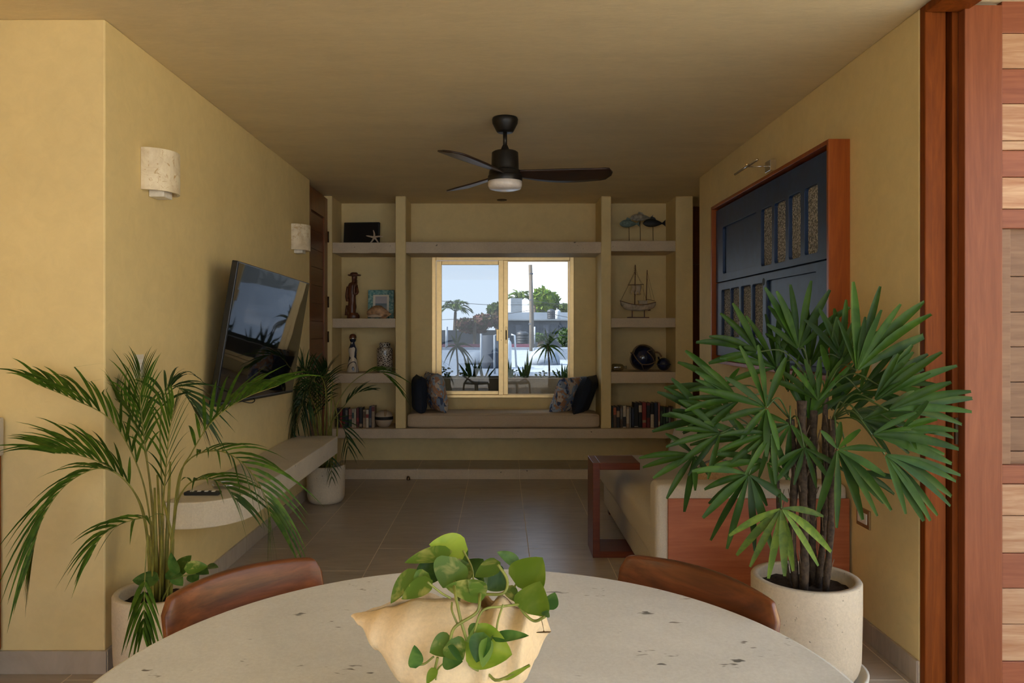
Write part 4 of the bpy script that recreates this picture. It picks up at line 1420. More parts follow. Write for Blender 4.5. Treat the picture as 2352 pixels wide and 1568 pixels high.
# ================================================================== shell bowl with trailing pothos
SC = Vector((-0.078, 1.205, 0.75))
sw = thing('shell_planter', 'cream conch-like shell planter with trailing pothos on the table', 'planter', SC)
def lerp_tab(tab, s):
    for (a, x), (b, y) in zip(tab, tab[1:]):
        if s <= b:
            t = (s - a) / (b - a)
            t = t * t * (3 - 2 * t)
            return x + (y - x) * t
    return tab[-1][1]
ZBt = [(0, .160), (.06, .152), (.15, .118), (.3, .068), (.44, .014), (.52, .0), (.62, .0), (.70, .014), (.82, .044), (.91, .070), (.97, .100), (1, .134)]
ZTt = [(0, .168), (.06, .172), (.18, .186), (.35, .206), (.5, .208), (.62, .196), (.72, .186), (.84, .184), (.93, .180), (.98, .162), (1, .140)]
WDt = [(0, .004), (.06, .030), (.15, .062), (.3, .092), (.5, .110), (.66, .108), (.8, .092), (.91, .076), (.97, .050), (1, .003)]
OPt = [(0, .35), (.15, .95), (.4, 1.15), (.58, 1.05), (.70, .45), (.76, .02), (1, .02)]
def shell_pt(u, v):
    """closed wall section: the outside from the high front rim under the belly to the back rim, then the inside back again"""
    s = v
    inner = u > 0.5
    uu = u * 2 if not inner else 2 - u * 2
    zb, zt, w = lerp_tab(ZBt, s), lerp_tab(ZTt, s), lerp_tab(WDt, s)
    a0 = lerp_tab(OPt, s)
    a = PI / 2 + a0 * 0.30 + uu * (2 * PI - 1.30 * a0)
    zc, hz = (zb + zt) / 2, (zt - zb) / 2
    ca, sa_ = math.cos(a), math.sin(a)
    k = 1.0
    if s > 0.6:
        k += 0.13 * math.sin((s - 0.6) * 36.0 + a) * min(1, (s - 0.6) * 8)
    k += 0.02 * mnoise.noise((s * 6, math.cos(a) * 2, math.sin(a) * 2))
    if inner:
        t = 0.007
        w = max(w * 0.4, w - t)
        hz = max(hz * 0.4, hz - t)
    y = ca * w * k
    z = zc + hz * (abs(sa_) ** 0.85) * math.copysign(1, sa_) * (k if sa_ > 0 else 1)
    if s < 0.7:
        z = min(z, zt)
    x = (s - 0.5) * 0.292 + 0.012 * math.cos(a)
    return (SC.x + x, SC.y + y, SC.z + max(0.0005, z))
MB().grid(shell_pt, 96, 64, True).build('shell', 'shell_stone', sw, True)
def soilfn(u, v):
    a = u * 2 * PI
    return (SC.x - 0.012 + 0.085 * v * math.cos(a), SC.y + 0.062 * v * math.sin(a), SC.z + 0.150 + 0.006 * mnoise.noise((v * 9, a, 1)))
MB().grid(soilfn, 24, 6, True).build('soil', 'soil', sw, True)
def Z3(x, y, Y):
    return P(780 + x * 0.23468, 1200 + y * 0.23468, Y)
plant = MB().tube(catmull([SC + Vector((0.01, 0.0, 0.145)), Z3(1180, 560, 1.21), Z3(1240, 480, 1.21)], 8), 0.003, 6).build('pothos', 'vine', sw, True)
def vine(pts, r=0.0022):
    MB().tube(catmull([Z3(*p) for p in pts], 28), r, 6).build('vine_stem', 'vine', plant, True)
YFt = 1.075
vine([(1130, 560, 1.19), (1125, 650, 1.11), (1185, 950, 1.085), (1250, 1180, 1.085), (1275, 1390, 1.10), (1450, 1480, 1.10), (1560, 1540, 1.09), (1860, 1395, 1.08)])
vine([(1370, 640, 1.18), (1370, 740, 1.10), (1340, 880, 1.085), (1130, 1020, 1.08), (1080, 1160, 1.08)])
vine([(1750, 800, 1.13), (1590, 820, 1.10), (1390, 870, 1.085), (1300, 1170, 1.085)], 0.0018)
vine([(1600, 800, 1.10), (1550, 960, 1.09), (1530, 1110, 1.085)], 0.0016)
vine([(960, 1320, 1.085), (920, 1470, 1.09), (860, 1570, 1.08)])
vine([(1100, 780, 1.10), (1100, 860, 1.09), (1150, 985, 1.085)], 0.0014)
vine([(1400, 700, 1.15), (1600, 690, 1.14), (1640, 560, 1.15), (1550, 410, 1.16)])
vine([(1500, 640, 1.20), (1680, 650, 1.19), (1780, 850, 1.14), (1900, 960, 1.13), (2010, 920, 1.12)])
vine([(860, 580, 1.10), (1000, 690, 1.10), (1090, 740, 1.10)], 0.0016)
vine([(740, 1390, 1.09), (830, 1380, 1.09), (920, 1310, 1.085)], 0.0016)
vine([(1700, 650, 1.18), (1750, 560, 1.17), (1770, 520, 1.17)], 0.0016)
vine([(1790, 880, 1.14), (1850, 840, 1.14)], 0.0014)
vine([(1210, 270, 1.22), (1290, 430, 1.21), (1310, 560, 1.20)], 0.0016)
vine([(1030, 1360, 1.09), (960, 1440, 1.095), (940, 1540, 1.09)], 0.0012)
LV = [  # stalk end, tip, width (m), material, distance, facing
    (1205, 255, 880, 205, .046, 'pothos_lime', 1.22, (0.1, -.75, .55)),
    (1040, 290, 630, 365, .036, 'pothos_leaf', 1.20, (0, -.5, .8)),
    (1120, 270, 1240, 400, .040, 'pothos_dark', 1.24, (0.2, -.7, .5)),
    (1000, 350, 800, 460, .040, 'pothos_dark', 1.25, (-.2, -.7, .5)),
    (950, 430, 730, 600, .044, 'pothos_dark', 1.22, (-.3, -.8, .4)),
    (1120, 380, 1010, 640, .056, 'pothos_leaf', 1.17, (0, -.9, .35)),
    (1240, 420, 1090, 580, .042, 'pothos_leaf', 1.19, (.2, -.8, .5)),
    (720, 500, 495, 790, .034, 'pothos_leaf', 1.16, (-.4, -.6, .6)),
    (870, 590, 600, 740, .036, 'pothos_leaf', 1.12, (-.1, -.5, .8)),
    (850, 510, 720, 620, .030, 'pothos_leaf', 1.14, (-.1, -.8, .5)),
    (1385, 690, 1040, 615, .034, 'pothos_leaf', 1.12, (0, -.7, .6)),
    (1390, 720, 1260, 560, .034, 'pothos_leaf', 1.13, (.3, -.8, .4)),
    (1310, 500, 1400, 360, .050, 'pothos_dark', 1.24, (0, -.9, .4)),
    (1540, 405, 1320, 525, .032, 'pothos_leaf', 1.17, (.1, -.6, .7)),
    (1560, 560, 1400, 470, .044, 'pothos_dark', 1.21, (.1, -.9, .3)),
    (1600, 520, 1450, 660, .036, 'pothos_dark', 1.18, (.1, -.9, .3)),
    (1735, 390, 1540, 285, .022, 'pothos_dark', 1.17, (.1, -.7, .6)),
    (1775, 590, 1985, 345, .062, 'pothos_lime', 1.16, (.1, -.95, .25)),
    (1860, 850, 1960, 580, .060, 'pothos_lime', 1.13, (-.1, -.98, .2)),
    (2030, 830, 2110, 690, .030, 'pothos_dark', 1.15, (.3, -.9, .2)),
    (1290, 1180, 1690, 1290, .062, 'pothos_lime', 1.075, (0, -.9, .4)),
    (1300, 1160, 1500, 1080, .048, 'pothos_dark', 1.085, (0, -.9, .4)),
    (1400, 1110, 1330, 1370, .036, 'pothos_dark', 1.065, (-.4, -.9, .2)),
    (1440, 1160, 1400, 1420, .026, 'pothos_leaf', 1.06, (.6, -.8, .1)),
    (745, 1395, 735, 1205, .024, 'pothos_dark', 1.08, (.3, -.9, .2)),
    (1085, 1165, 880, 1270, .036, 'pothos_leaf', 1.075, (0, -.8, .5)),
    (1090, 1175, 1210, 1340, .036, 'pothos_leaf', 1.07, (0, -.9, .4)),
    (1040, 1300, 1200, 1360, .034, 'pothos_dark', 1.065, (0, -.9, .3)),
    (1540, 1120, 1855, 1105, .020, 'pothos_dark', 1.075, (0, -.5, .8)),
    (1640, 1520, 1865, 1395, .008, 'pothos_lime', 1.08, (0, -.8, .5)),
    (930, 1440, 850, 1575, .014, 'pothos_lime', 1.075, (0, -.8, .5)),
    (1650, 640, 1740, 780, .022, 'pothos_leaf', 1.17, (.2, -.8, .5)),
    (2010, 910, 2040, 860, .014, 'pothos_dark', 1.12, (0, -.9, .3)),
]
for bx, by, tx, ty, w, mt, Y, nr in LV:
    heart_leaf(plant, Z3(bx, by, Y + .005), Z3(tx, ty, Y - .005), w * rnd(.95, 1.05), mt, nr, cup=rnd(.06, .2), curl=rnd(0, .1))
# ================================================================== shelf ornaments
YS = 7.22
def SX(px, Y=YS):
    return (px - VX) / F * Y
def SZ(py, Y=YS):
    return EYE - (py - VY) / F * Y
# --- left, top shelf
z = SL[0]
bb = thing('black_board', 'black slate board leaning at the back of the top left shelf', 'board', (SX(830), 7.32, z))
m = MB().box(-0.175, 0.175, -0.018, 0.018, 0, 0.226)
R_ = Matrix.Translation((SX(830, 7.32), 7.33, z + 0.001)) @ Matrix.Rotation(-0.10, 4, 'Z') @ Matrix.Rotation(-0.10, 4, 'X')
m.v = [tuple(R_ @ Vector(p)) for p in m.v]
m.build('panel', 'black_matte', bb, bevel=0.006)
m = MB().box(-0.165, 0.165, -0.020, -0.017, 0.01, 0.216)
m.v = [tuple(R_ @ Vector(p)) for p in m.v]
m.build('face', 'tv_black', bb, bevel=0.002)
plain('starfish', (0.52, 0.42, 0.32), 0.8, vary=0.15, scale=120, bump=0.5)
sfm = MB()
sc_ = Vector((SX(859.5, 7.16), 7.16, z + 0.060))
for a, L in ((97, .070), (168, .078), (4, .080), (-52, .075), (-128, .075)):
    d = Vector((math.cos(math.radians(a)), 0, math.sin(math.radians(a))))
    bend = Vector((-d.z, 0, d.x)) * rnd(-.006, .006)
    L = min(L, 0.0585 / max(1e-6, -d.z)) if d.z < -0.2 else L
    sfm.tube(catmull([sc_ + Vector((0, 0.004, 0)), sc_ + d * L * 0.5 + bend, sc_ + d * L], 8), [.0105, .010, .0095, .0085, .0078, .007, .006, .005, .003], 8)
tag(sfm.build('starfish', 'starfish', None, True), 'pale five-armed starfish standing against the black board', 'starfish')
# --- left, second shelf: carved figure
z = SL[1]
fg = thing('carved_figure', 'carved dark wood figure of a person in a wide hat', 'figurine', (SX(811), 7.2, z))
fx0 = SX(811, 7.2)
def rings(prof, ox=0.0, oy=0.0, n=18, wob=0.006):
    m = MB()
    def fn(u, v):
        i = v * (len(prof) - 1)
        k = min(int(i), len(prof) - 2)
        t = i - k
        q = [a + (b - a) * t for a, b in zip(prof[k], prof[k + 1])]   # cx, cy, rx, ry, z
        a = u * 2 * PI
        w = 1 + wob / max(q[2], 0.02) * mnoise.noise((math.cos(a) * 2.2, math.sin(a) * 2.2, q[4] * 22))
        return (fx0 + ox + q[0] + q[2] * math.cos(a) * w, 7.2 + oy + q[1] + q[3] * math.sin(a) * w, z + q[4])
    m.grid(fn, n, len(prof) * 4, True)
    return m
rings([(0, 0, .0, .0, 0), (0, 0, .060, .05, .002), (.0, 0, .058, .05, .03), (0, 0, .045, .04, .055), (0, 0, .0, .0, .058)]).build('rock_base', 'statue_wood', fg, True)
rings([(-.01, 0, .036, .034, .03), (-.012, 0, .040, .036, .10), (-.010, 0, .036, .034, .16), (-.008, 0, .036, .032, .21), (-.006, 0, .042, .034, .26), (-.002, 0, .046, .036, .31), (.0, 0, .036, .03, .335), (.006, 0, .018, .018, .345), (.010, 0, .020, .022, .36), (.012, 0, .026, .027, .385), (.012, 0, .024, .026, .41), (.012, 0, .0, .0, .415)]).build('body', 'statue_wood', fg, True)
rings([(.012, 0, .0, .0, .398), (.012, 0, .060, .058, .404), (.012, 0, .066, .060, .414), (.012, 0, .040, .040, .415), (.012, 0, .034, .034, .428), (.012, 0, .024, .024, .436), (.012, 0, .0, .0, .437)], wob=0.012).build('hat', 'statue_wood', fg, True)
MB().tube(catmull([(fx0 + .036, 7.18, z + .30), (fx0 + .046, 7.165, z + .245), (fx0 + .020, 7.150, z + .235), (fx0 + .024, 7.155, z + .335)], 12), [.014] * 6 + [.012] * 7, 8).build('arm', 'statue_wood', fg, True)
MB().tube(catmull([(fx0 - .046, 7.19, z + .30), (fx0 - .056, 7.18, z + .22), (fx0 - .050, 7.17, z + .18)], 10), [.014] * 11, 8).build('arm', 'statue_wood', fg, True)
MB().tube([(fx0 - .062, 7.18, z + .175), (fx0 - .030, 7.18, z + .175)], 0.014, 8).build('satchel', 'statue_wood', fg, True)
MB().tube([(fx0 - .066, 7.2, z + .03), (fx0 - .058, 7.2, z + .125)], [.014, .010], 8).build('post', 'statue_wood', fg, True)
MB().tube(catmull([(fx0 + .034, 7.18, z + .365), (fx0 + .036, 7.165, z + .33), (fx0 + .028, 7.16, z + .30)], 8), [.010] * 9, 8).build('beard', 'statue_wood', fg, True)
# mosaic picture frame
def mosaic():
    m, n, b, o = _nodes('mosaic_teal')
    co = _coord(n)
    v = n.nodes.new('ShaderNodeTexVoronoi')
    v.inputs['Scale'].default_value = 70
    n.links.new(co.outputs[0], v.inputs['Vector'])
    sp = n.nodes.new('ShaderNodeSeparateColor')
    n.links.new(v.outputs['Color'], sp.inputs[0])
    r = _ramp(n, sp.outputs[0], [(0.0, (0.03, 0.14, 0.15)), (0.5, (0.10, 0.30, 0.30)), (1.0, (0.28, 0.48, 0.45))])
    n.links.new(r.outputs[0], b.inputs['Base Color'])
    b.inputs['Roughness'].default_value = 0.25
mosaic()
def seaview():
    m, n, b, o = _nodes('beach_print')
    co = _coord(n)
    sp = n.nodes.new('ShaderNodeSeparateXYZ')
    n.links.new(co.outputs[0], sp.inputs[0])
    mr = n.nodes.new('ShaderNodeMapRange')
    mr.inputs['From Min'].default_value = z + 0.04
    mr.inputs['From Max'].default_value = z + 0.24
    n.links.new(sp.outputs['Z'], mr.inputs[0])
    r = _ramp(n, mr.outputs[0], [(0.0, (0.35, 0.30, 0.24)), (0.35, (0.22, 0.27, 0.30)), (0.52, (0.13, 0.19, 0.24)), (0.56, (0.45, 0.43, 0.45)), (1.0, (0.36, 0.36, 0.42))])
    n.links.new(r.outputs[0], b.inputs['Base Color'])
    b.inputs['Roughness'].default_value = 0.2
seaview()
pf = thing('photo_in_mosaic', 'turquoise mosaic picture frame with a small beach photograph', 'picture frame', (SX(875), 7.28, z))
Yf = 7.30
x0, x1, z1 = SX(845, Yf), SX(905, Yf) - 0.004, z + 0.277
bwid = 0.046
def lean(m):
    m.v = [(x, y + (zz_ - z) * 0.10 + (x - x0) * 0.06, zz_) for x, y, zz_ in m.v]
    return m
lean(MB().box(x0, x0 + bwid, Yf - .012, Yf + .010, z + .001, z1)).build('frame_side', 'mosaic_teal', pf, bevel=.002)
lean(MB().box(x1 - bwid, x1, Yf - .012, Yf + .010, z + .001, z1)).build('frame_side', 'mosaic_teal', pf, bevel=.002)
lean(MB().box(x0 + bwid, x1 - bwid, Yf - .012, Yf + .010, z1 - bwid, z1)).build('frame_top', 'mosaic_teal', pf, bevel=.002)
lean(MB().box(x0 + bwid, x1 - bwid, Yf - .012, Yf + .010, z + .001, z + bwid)).build('frame_bottom', 'mosaic_teal', pf, bevel=.002)
lean(MB().box(x0 + bwid, x1 - bwid, Yf, Yf + .004, z + bwid, z1 - bwid)).build('mat_board', 'plate_cream', pf)
lean(MB().box(x0 + bwid + .022, x1 - bwid - .022, Yf - .003, Yf, z + bwid + .01, z1 - bwid - .016)).build('photograph', 'beach_print', pf)
# conch shell
plain('conch', (0.42, 0.25, 0.13), 0.55, vary=0.6, scale=22, bump=0.6)
cs = Vector((SX(871, 7.12), 7.12, z))
def conch(u, v):
    a = u * 2 * PI
    s = v
    r = 0.060 * math.sin(PI * min(1, 0.05 + s * 0.95)) ** 0.8 * (1.0 if s < .6 else 1 - (s - .6) * 0.9)
    spike = 1 + 0.28 * max(0, math.sin(a * 5 + s * 14)) * (s > 0.45) * math.sin((s - .45) / .55 * PI) if s > .45 else 1
    r *= spike
    return (cs.x - 0.115 + 0.23 * s, cs.y + r * math.cos(a) * 0.8, cs.z + 0.052 + max(-0.051, r * math.sin(a)) + 0.012 * math.sin(s * 5))
cnn = thing('conch_shell', 'knobbly brown and cream conch shell in front of the picture frame', 'shell', cs)
MB().grid(conch, 30, 30, True).build('shell', 'conch', cnn, True)
MB().tube([(cs.x - .10, cs.y - .045, cs.z + .020), (cs.x - .04, cs.y - .055, cs.z + .022), (cs.x + .03, cs.y - .050, cs.z + .018)], [.008, .018, .006], 10).build('lip', 'starfish', cnn, True)
# --- left, third shelf
z = SL[2]
def talavera():
    m, n, b, o = _nodes('talavera')
    co = _coord(n)
    w = n.nodes.new('ShaderNodeTexWave')
    w.wave_type = 'RINGS'
    w.inputs['Scale'].default_value = 7
    w.inputs['Distortion'].default_value = 9
    w.inputs['Detail'].default_value = 0
    w.inputs['Detail Scale'].default_value = 1.4
    n.links.new(co.outputs[0], w.inputs['Vector'])
    r = _ramp(n, w.outputs['Fac'], [(0.80, (0.62, 0.56, 0.47)), (0.86, (0.03, 0.035, 0.06))])
    n.links.new(r.outputs[0], b.inputs['Base Color'])
    b.inputs['Roughness'].default_value = 0.2
talavera()
tbx = SX(810.5)
tl = thing('ceramic_bottle', 'tall white hand-painted ceramic bottle with a dark ball stopper', 'bottle', (tbx, YS, z))
MB().lathe([(0, 0), (.054, 0), (.057, .008), (.050, .05), (.042, .11), (.034, .145), (.036, .17), (.042, .20), (.040, .225), (.026, .26), (.020, .275), (.017, .285), (0, .285)], (tbx, YS, z), 36).build('body', 'talavera', tl, True)
MB().lathe([(0, .284), (.018, .284), (.026, .296), (.030, .312), (.020, .316), (0, .316)], (tbx, YS, z), 24).build('collar', 'fabric_navy', tl, True)
MB().lathe([(0, .314), (.028, .314), (.034, .325), (.034, .335), (.029, .352), (.016, .362), (0, .364)], (tbx, YS, z), 24).build('stopper', 'statue_wood', tl, True)
MB().lathe([(.0285, .313), (.035, .317), (.035, .324), (.0285, .327)], (tbx, YS, z), 24).build('silver_band', 'chrome', tl, True)
def jarmat():
    m, n, b, o = _nodes('jar_lattice')
    co = _coord(n)
    v = n.nodes.new('ShaderNodeTexVoronoi')
    v.feature = 'DISTANCE_TO_EDGE'
    v.inputs['Scale'].default_value = 52
    n.links.new(co.outputs[0], v.inputs['Vector'])
    r = _ramp(n, v.outputs['Distance'], [(0.10, (0.50, 0.44, 0.36)), (0.20, (0.045, 0.030, 0.025))])
    n.links.new(r.outputs[0], b.inputs['Base Color'])
    b.inputs['Roughness'].default_value = 0.18
jarmat()
jx = SX(884)
jr = thing('lidded_jar', 'tall lidded jar with a dark and cream lattice pattern', 'jar', (jx, YS, z))
MB().lathe([(0, 0), (.070, 0), (.074, .006), (.075, .20), (.073, .225), (.062, .234), (0, .234)], (jx, YS, z), 40).build('body', 'jar_lattice', jr, False, bevel=.002, soft=True)
MB().lathe([(0, .234), (.050, .234), (.052, .240), (.052, .272), (.046, .282), (0, .284)], (jx, YS, z), 40).build('lid', 'jar_lattice', jr, False, bevel=.002, soft=True)
# --- ball box on the slab
z = SB
bx0 = SX(884)
plain('ball_cream', (0.46, 0.37, 0.27), 0.5, vary=0.06)
bl = thing('ceramic_ball', 'round cream ceramic ball with a black band beside the books', 'ornament', (bx0, 7.16, z))
pr = [(0, 0), (.040, 0), (.066, .026), (.082, .060), (.0845, .078)]
MB().lathe(pr, (bx0, 7.16, z), 40).build('lower_bowl', 'ball_cream', bl, True)
MB().lathe([(.0835, .072), (.0865, .074), (.0865, .098), (.0835, .100)], (bx0, 7.16, z), 40).build('black_band', 'black_matte', bl, True)
MB().lathe([(.0845, .094), (.080, .115), (.064, .139), (.036, .154), (0, .158)], (bx0, 7.16, z), 40).build('upper_dome', 'ball_cream', bl, True)
MB().tube(catmull([(bx0 + .010, 7.16, z + .158), (bx0 + .016, 7.10, z + .150), (bx0 + .018, 7.082, z + .118), (bx0 + .028, 7.080, z + .112), (bx0 + .030, 7.10, z + .148), (bx0 + .022, 7.15, z + .160)], 18), .004, 6).build('strap', 'tan_weave', bl, True)

# --- books
BC = {}
def bookmat(c, c2):
    key = (c, c2)
    if key not in BC:
        nm = 'book_%d' % len(BC)
        plain(nm, c, 0.45, vary=0.15, scale=60)
        BC[key] = nm
    return BC[key]
plain('paper', (0.55, 0.48, 0.36), 0.9, scale=200)
ORD = ['first', 'second', 'third', 'fourth', 'fifth', 'sixth', 'seventh', 'eighth', 'ninth', 'tenth', 'eleventh', 'twelfth', 'thirteenth', 'fourteenth', 'fifteenth', 'sixteenth', 'seventeenth', 'eighteenth', 'nineteenth', 'twentieth']
def book(label, group, xa, xb, h, dpt, cname, band, tilt=0.0, top=None):
    yb = 7.10 + rnd(0, .012)
    t = thing('book', label, 'book', ((xa + xb) / 2, yb, SB), group)
    g = .0008
    m = MB().box(xa + g, xb - g, yb, yb + .003, SB, SB + h)                    # spine
    m.box(xa + g, xa + g + .0025, yb, yb + dpt, SB, SB + h)
    m.box(xb - g - .0025, xb - g, yb, yb + dpt, SB, SB + h)
    m.build('cover', cname, t, bevel=.0008)
    MB().box(xa + g + .0025, xb - g - .0025, yb + .003, yb + dpt - .004, SB + .003, SB + h - .004).build('pages', 'paper', t)
    if band:
        a, b, cn = band
        MB().box(xa + g * 2.5, xb - g * 2.5, yb - .0008, yb + .001, SB + h * a, SB + h * b).build('title_panel', cn, t)
    return t
RED, DRED, BLK, CRM, TAN, BRN, NVY, GRN, ORG, PNK, TEAL, GRY = ((.25, .025, .02), (.12, .015, .015), (.012, .011, .012), (.50, .44, .34), (.34, .24, .15), (.10, .055, .03), (.02, .028, .06), (.03, .06, .035), (.45, .10, .03), (.35, .13, .11), (.05, .11, .11), (.16, .15, .15))
NAMES = {RED: 'red', DRED: 'dark red', BLK: 'black', CRM: 'cream', TAN: 'tan', BRN: 'brown', NVY: 'navy', GRN: 'dark green', ORG: 'orange', PNK: 'pinkish', TEAL: 'teal', GRY: 'grey'}
for c_ in NAMES:
    bookmat(c_, None)
def bm_(c):
    return BC[(c, None)]
left = [(772, 8, 44, BLK, None), (780, 6, 43, RED, (.15, .4, RED)), (787, 6, 44, BLK, (.1, .3, DRED)), (793, 6, 45, NVY, (.6, .9, GRY)), (800, 8, 42, PNK, (.05, .45, GRN)), (808, 5, 43, CRM, (.5, .8, TEAL)), (813, 4.5, 43, CRM, None),
        (818, 6.5, 45, DRED, (.3, .5, RED)), (825, 7.5, 46, BLK, (.05, .2, TAN)), (833, 7, 41, TAN, (.55, .9, BRN)), (840, 7, 41, CRM, (.55, .75, RED)), (847, 6, 48, NVY, (.1, .45, GRY)), (853, 7.5, 50, TAN, (.75, .97, DRED))]
n_ = len(left)
for i, (px, w, h, c_, bd) in enumerate(left):
    lb_ = '%s-spined book, %s from the left in the row beside the ceramic ball' % (NAMES[c_], ORD[i])
    book(lb_, 'books on the left end of the stone slab', SX(px, 7.1), SX(px + w, 7.1), h * .00406, rnd(.11, .14), bm_(c_), (bd[0], bd[1], bm_(bd[2])) if bd else None)
right = [(1405, 3.5, 49, GRN, None), (1408.6, 7.5, 48, BRN, (.62, .95, ORG)), (1416.2, 8, 48, BLK, (.5, .8, TAN)), (1424.5, 5.5, 49, BRN, (.4, .9, GRY)), (1430.3, 8, 50, CRM, (.05, .5, BLK)), (1438.5, 7, 48, TAN, (.2, .9, CRM)), (1446, 4, 47, GRY, None), (1450.2, 6.5, 47, BLK, (.1, .9, NVY)),
         (1457, 9.5, 57, BLK, (.03, .06, CRM)), (1467, 8, 57, BLK, (.62, .9, CRM)), (1475.3, 9.5, 58, RED, (.2, .3, TAN)), (1485, 8.5, 57, DRED, (.4, .9, BLK)), (1494, 8.5, 56, BLK, (.0, .55, CRM)), (1503, 8.5, 57, NVY, None), (1512, 4.5, 57, PNK, (.1, .25, CRM)),
         (1517, 6, 48, BLK, (.2, .8, GRN)), (1523.2, 6, 47, GRN, None), (1529.5, 6, 47, BLK, (.3, .7, TEAL)), (1536, 5, 46, GRY, None), (1541.5, 5, 48, BRN, None)]
for i, (px, w, h, c_, bd) in enumerate(right):
    lb_ = '%s-spined book, %s from the left in the row by the fan palm' % (NAMES[c_], ORD[i])
    book(lb_, 'books on the right end of the stone slab', SX(px, 7.1), SX(px + w, 7.1), h * .00406, rnd(.12, .16), bm_(c_), (bd[0], bd[1], bm_(bd[2])) if bd else None)

# --- right, top shelf: three fish on rods
z = SR[0]
fs_ = thing('fish_sculpture', 'three wooden fish on thin rods standing on the top right shelf', 'ornament', (SX(1477), YS, z))
MB().box(SX(1437), SX(1514), YS - .03, YS + .03, z, z + .008).build('base_plate', 'bronze', fs_, bevel=.001)
plain('fish_teal', (.13, .19, .17), .6, vary=.5, scale=40)
plain('fish_grey', (.30, .28, .23), .6, vary=.5, scale=40)
def fish(pxa, pxb, pyc, hgt, mat, rod, dy):
    xa, xb = SX(pxa), SX(pxb)
    zc = SZ(pyc)
    L = xb - xa
    def fn(u, v):
        s = v
        a = u * 2 * PI
        body = hgt * (math.sin(PI * min(1, (s / 0.86)) ** 0.75) ** 0.8 if s < .84 else .0)
        h2 = max(body, hgt * .16 if s > .7 else .002)
        if s > .84:
            h2 = hgt * (.16 + .75 * (s - .84) / .16)
        th_ = .018 * math.sin(PI * min(1, s * 1.05 + .02)) + .002
        notch = 0.10 * L * (1 - abs(math.sin(a))) if s > .97 else 0
        return (xa + L * s - notch, YS + dy + th_ * math.cos(a), zc + h2 * math.sin(a) * (1.15 if math.sin(a) > 0 else .9))
    o = MB().grid(fn, 20, 34, True).build('fish', mat, fs_, True)
    MB().prism([(xa + L * .28, zc + hgt * .8), (xa + L * .36, zc + hgt * 1.75), (xa + L * .52, zc + hgt * 1.45), (xa + L * .60, zc + hgt * .6)], YS + dy - .002, YS + dy + .002).build('fin', mat, o)
    MB().lathe([(0, -.004), (.004, 0), (0, .004)], (xa + L * .12, YS + dy - .016, zc + hgt * .25), 8).build('eye', 'black_matte', o)
    MB().tube([(SX(rod), YS + dy, z + .006), (SX(rod) - .002, YS + dy, zc)], .003, 6).build('rod', 'bronze', fs_)
fish(1423, 1470, 514.5, .036, 'fish_teal', 1445, -.004)
fish(1448, 1502, 500, .034, 'fish_grey', 1471, .010)
fish(1476, 1529, 513.5, .038, 'black_matte', 1499.5, -.014)
# --- right, second shelf: model ship
z = SR[1]
sh = thing('model_ship', 'old wooden two-masted model ship on a stand', 'model ship', (SX(1465), YS, z))
plain('hull_white', (.42, .36, .28), .8, vary=.35, scale=30)
plain('rope', (.20, .13, .07), .9, vary=.2)
xa, xb = SX(1424.5), SX(1505.5)
def hull(u, v):
    s, a = v, u * PI
    L = xb - xa
    w = .040 * (math.sin(PI * min(1, .05 + s * .85)) ** .6) * (1 if s > .0 else 0)
    dk = SZ(690 + 9 * math.sin(PI * min(1, s * 1.0)) * .9 + s * 3)
    kl_ = SZ(704 + 10 * math.sin(PI * min(1, s * .9 + .05)) ** .5 - (4 if s < .05 else 0))
    x = xa + L * (s + .07 * (1 - s) * (1 - abs(math.cos(a))) - .10 * s * s * s * (1 - abs(math.cos(a))))
    return (x, YS + w * math.cos(a), dk + (kl_ - dk) * math.sin(a) ** .8)
MB().grid(hull, 15, 24).build('hull', 'hull_white', sh, True, solid=.003)
def rail(u, v):
    L = xb - xa
    s = v
    dk = SZ(690 + 9 * math.sin(PI * min(1, s)) * .9 + s * 3)
    w = .041 * (math.sin(PI * min(1, .05 + s * .85)) ** .6)
    return (xa + L * s, YS + (u * 2 - 1) * w, dk)
MB().grid(rail, 5, 24).build('deck', 'statue_wood', sh, True, solid=.006)
MB().box(SX(1467), SX(1486), YS - .02, YS + .02, SZ(698), SZ(691)).box(SX(1465), SX(1488), YS - .024, YS + .024, SZ(691), SZ(690)).build('cabin', 'hull_white', sh)
def stick(name, pts, r, mat='statue_wood'):
    MB().tube([(SX(a), YS + d, SZ(b)) for a, b, d in pts], r, 6).build(name, mat, sh, True)
stick('mast', [(1458, 700, 0), (1459, 608, 0)], .0045)
stick('mast', [(1484, 700, 0), (1486.5, 620, 0)], .004)
stick('yard', [(1442, 654.5, -.01), (1478, 653, -.01)], .003)
stick('yard', [(1456, 676, -.005), (1472, 675, -.005)], .0025)
stick('boom', [(1485, 687, 0), (1504, 690.5, 0)], .0028)
for k in range(5):
    stick('crosstree', [(1455.5, 613 + k * 4, 0), (1462, 613 + k * 4, 0)], .0016)
for a in ((1425, 691, 0, 1458.5, 624, 0), (1427, 688, 0, 1456, 632, 0), (1459, 626, 0, 1476, 652, 0), (1459, 614, 0, 1486, 690, .01), (1442, 654, -.01, 1458, 624, 0), (1487, 626, 0, 1503, 689, 0), (1487, 640, 0, 1496, 688, 0), (1478, 653, -.01, 1480, 690, .02)):
    stick('rigging', [(a[0], a[1], a[2]), (a[3], a[4], a[5])], .0011, 'rope')
def sail(x0, x1, y0, y1):
    def fn(u, v):
        return (SX(x0 + (x1 - x0) * u + 1.5 * math.sin(v * 5)), YS - .012 - .008 * math.sin(PI * u), SZ(y0 + (y1 - y0) * v + (4 * math.sin(u * 9) if v > .8 else 0)))
    MB().grid(fn, 8, 8).build('sail', 'ball_cream', sh, True, solid=.001)
sail(1450, 1458, 656, 672)
sail(1459, 1471, 655, 674)
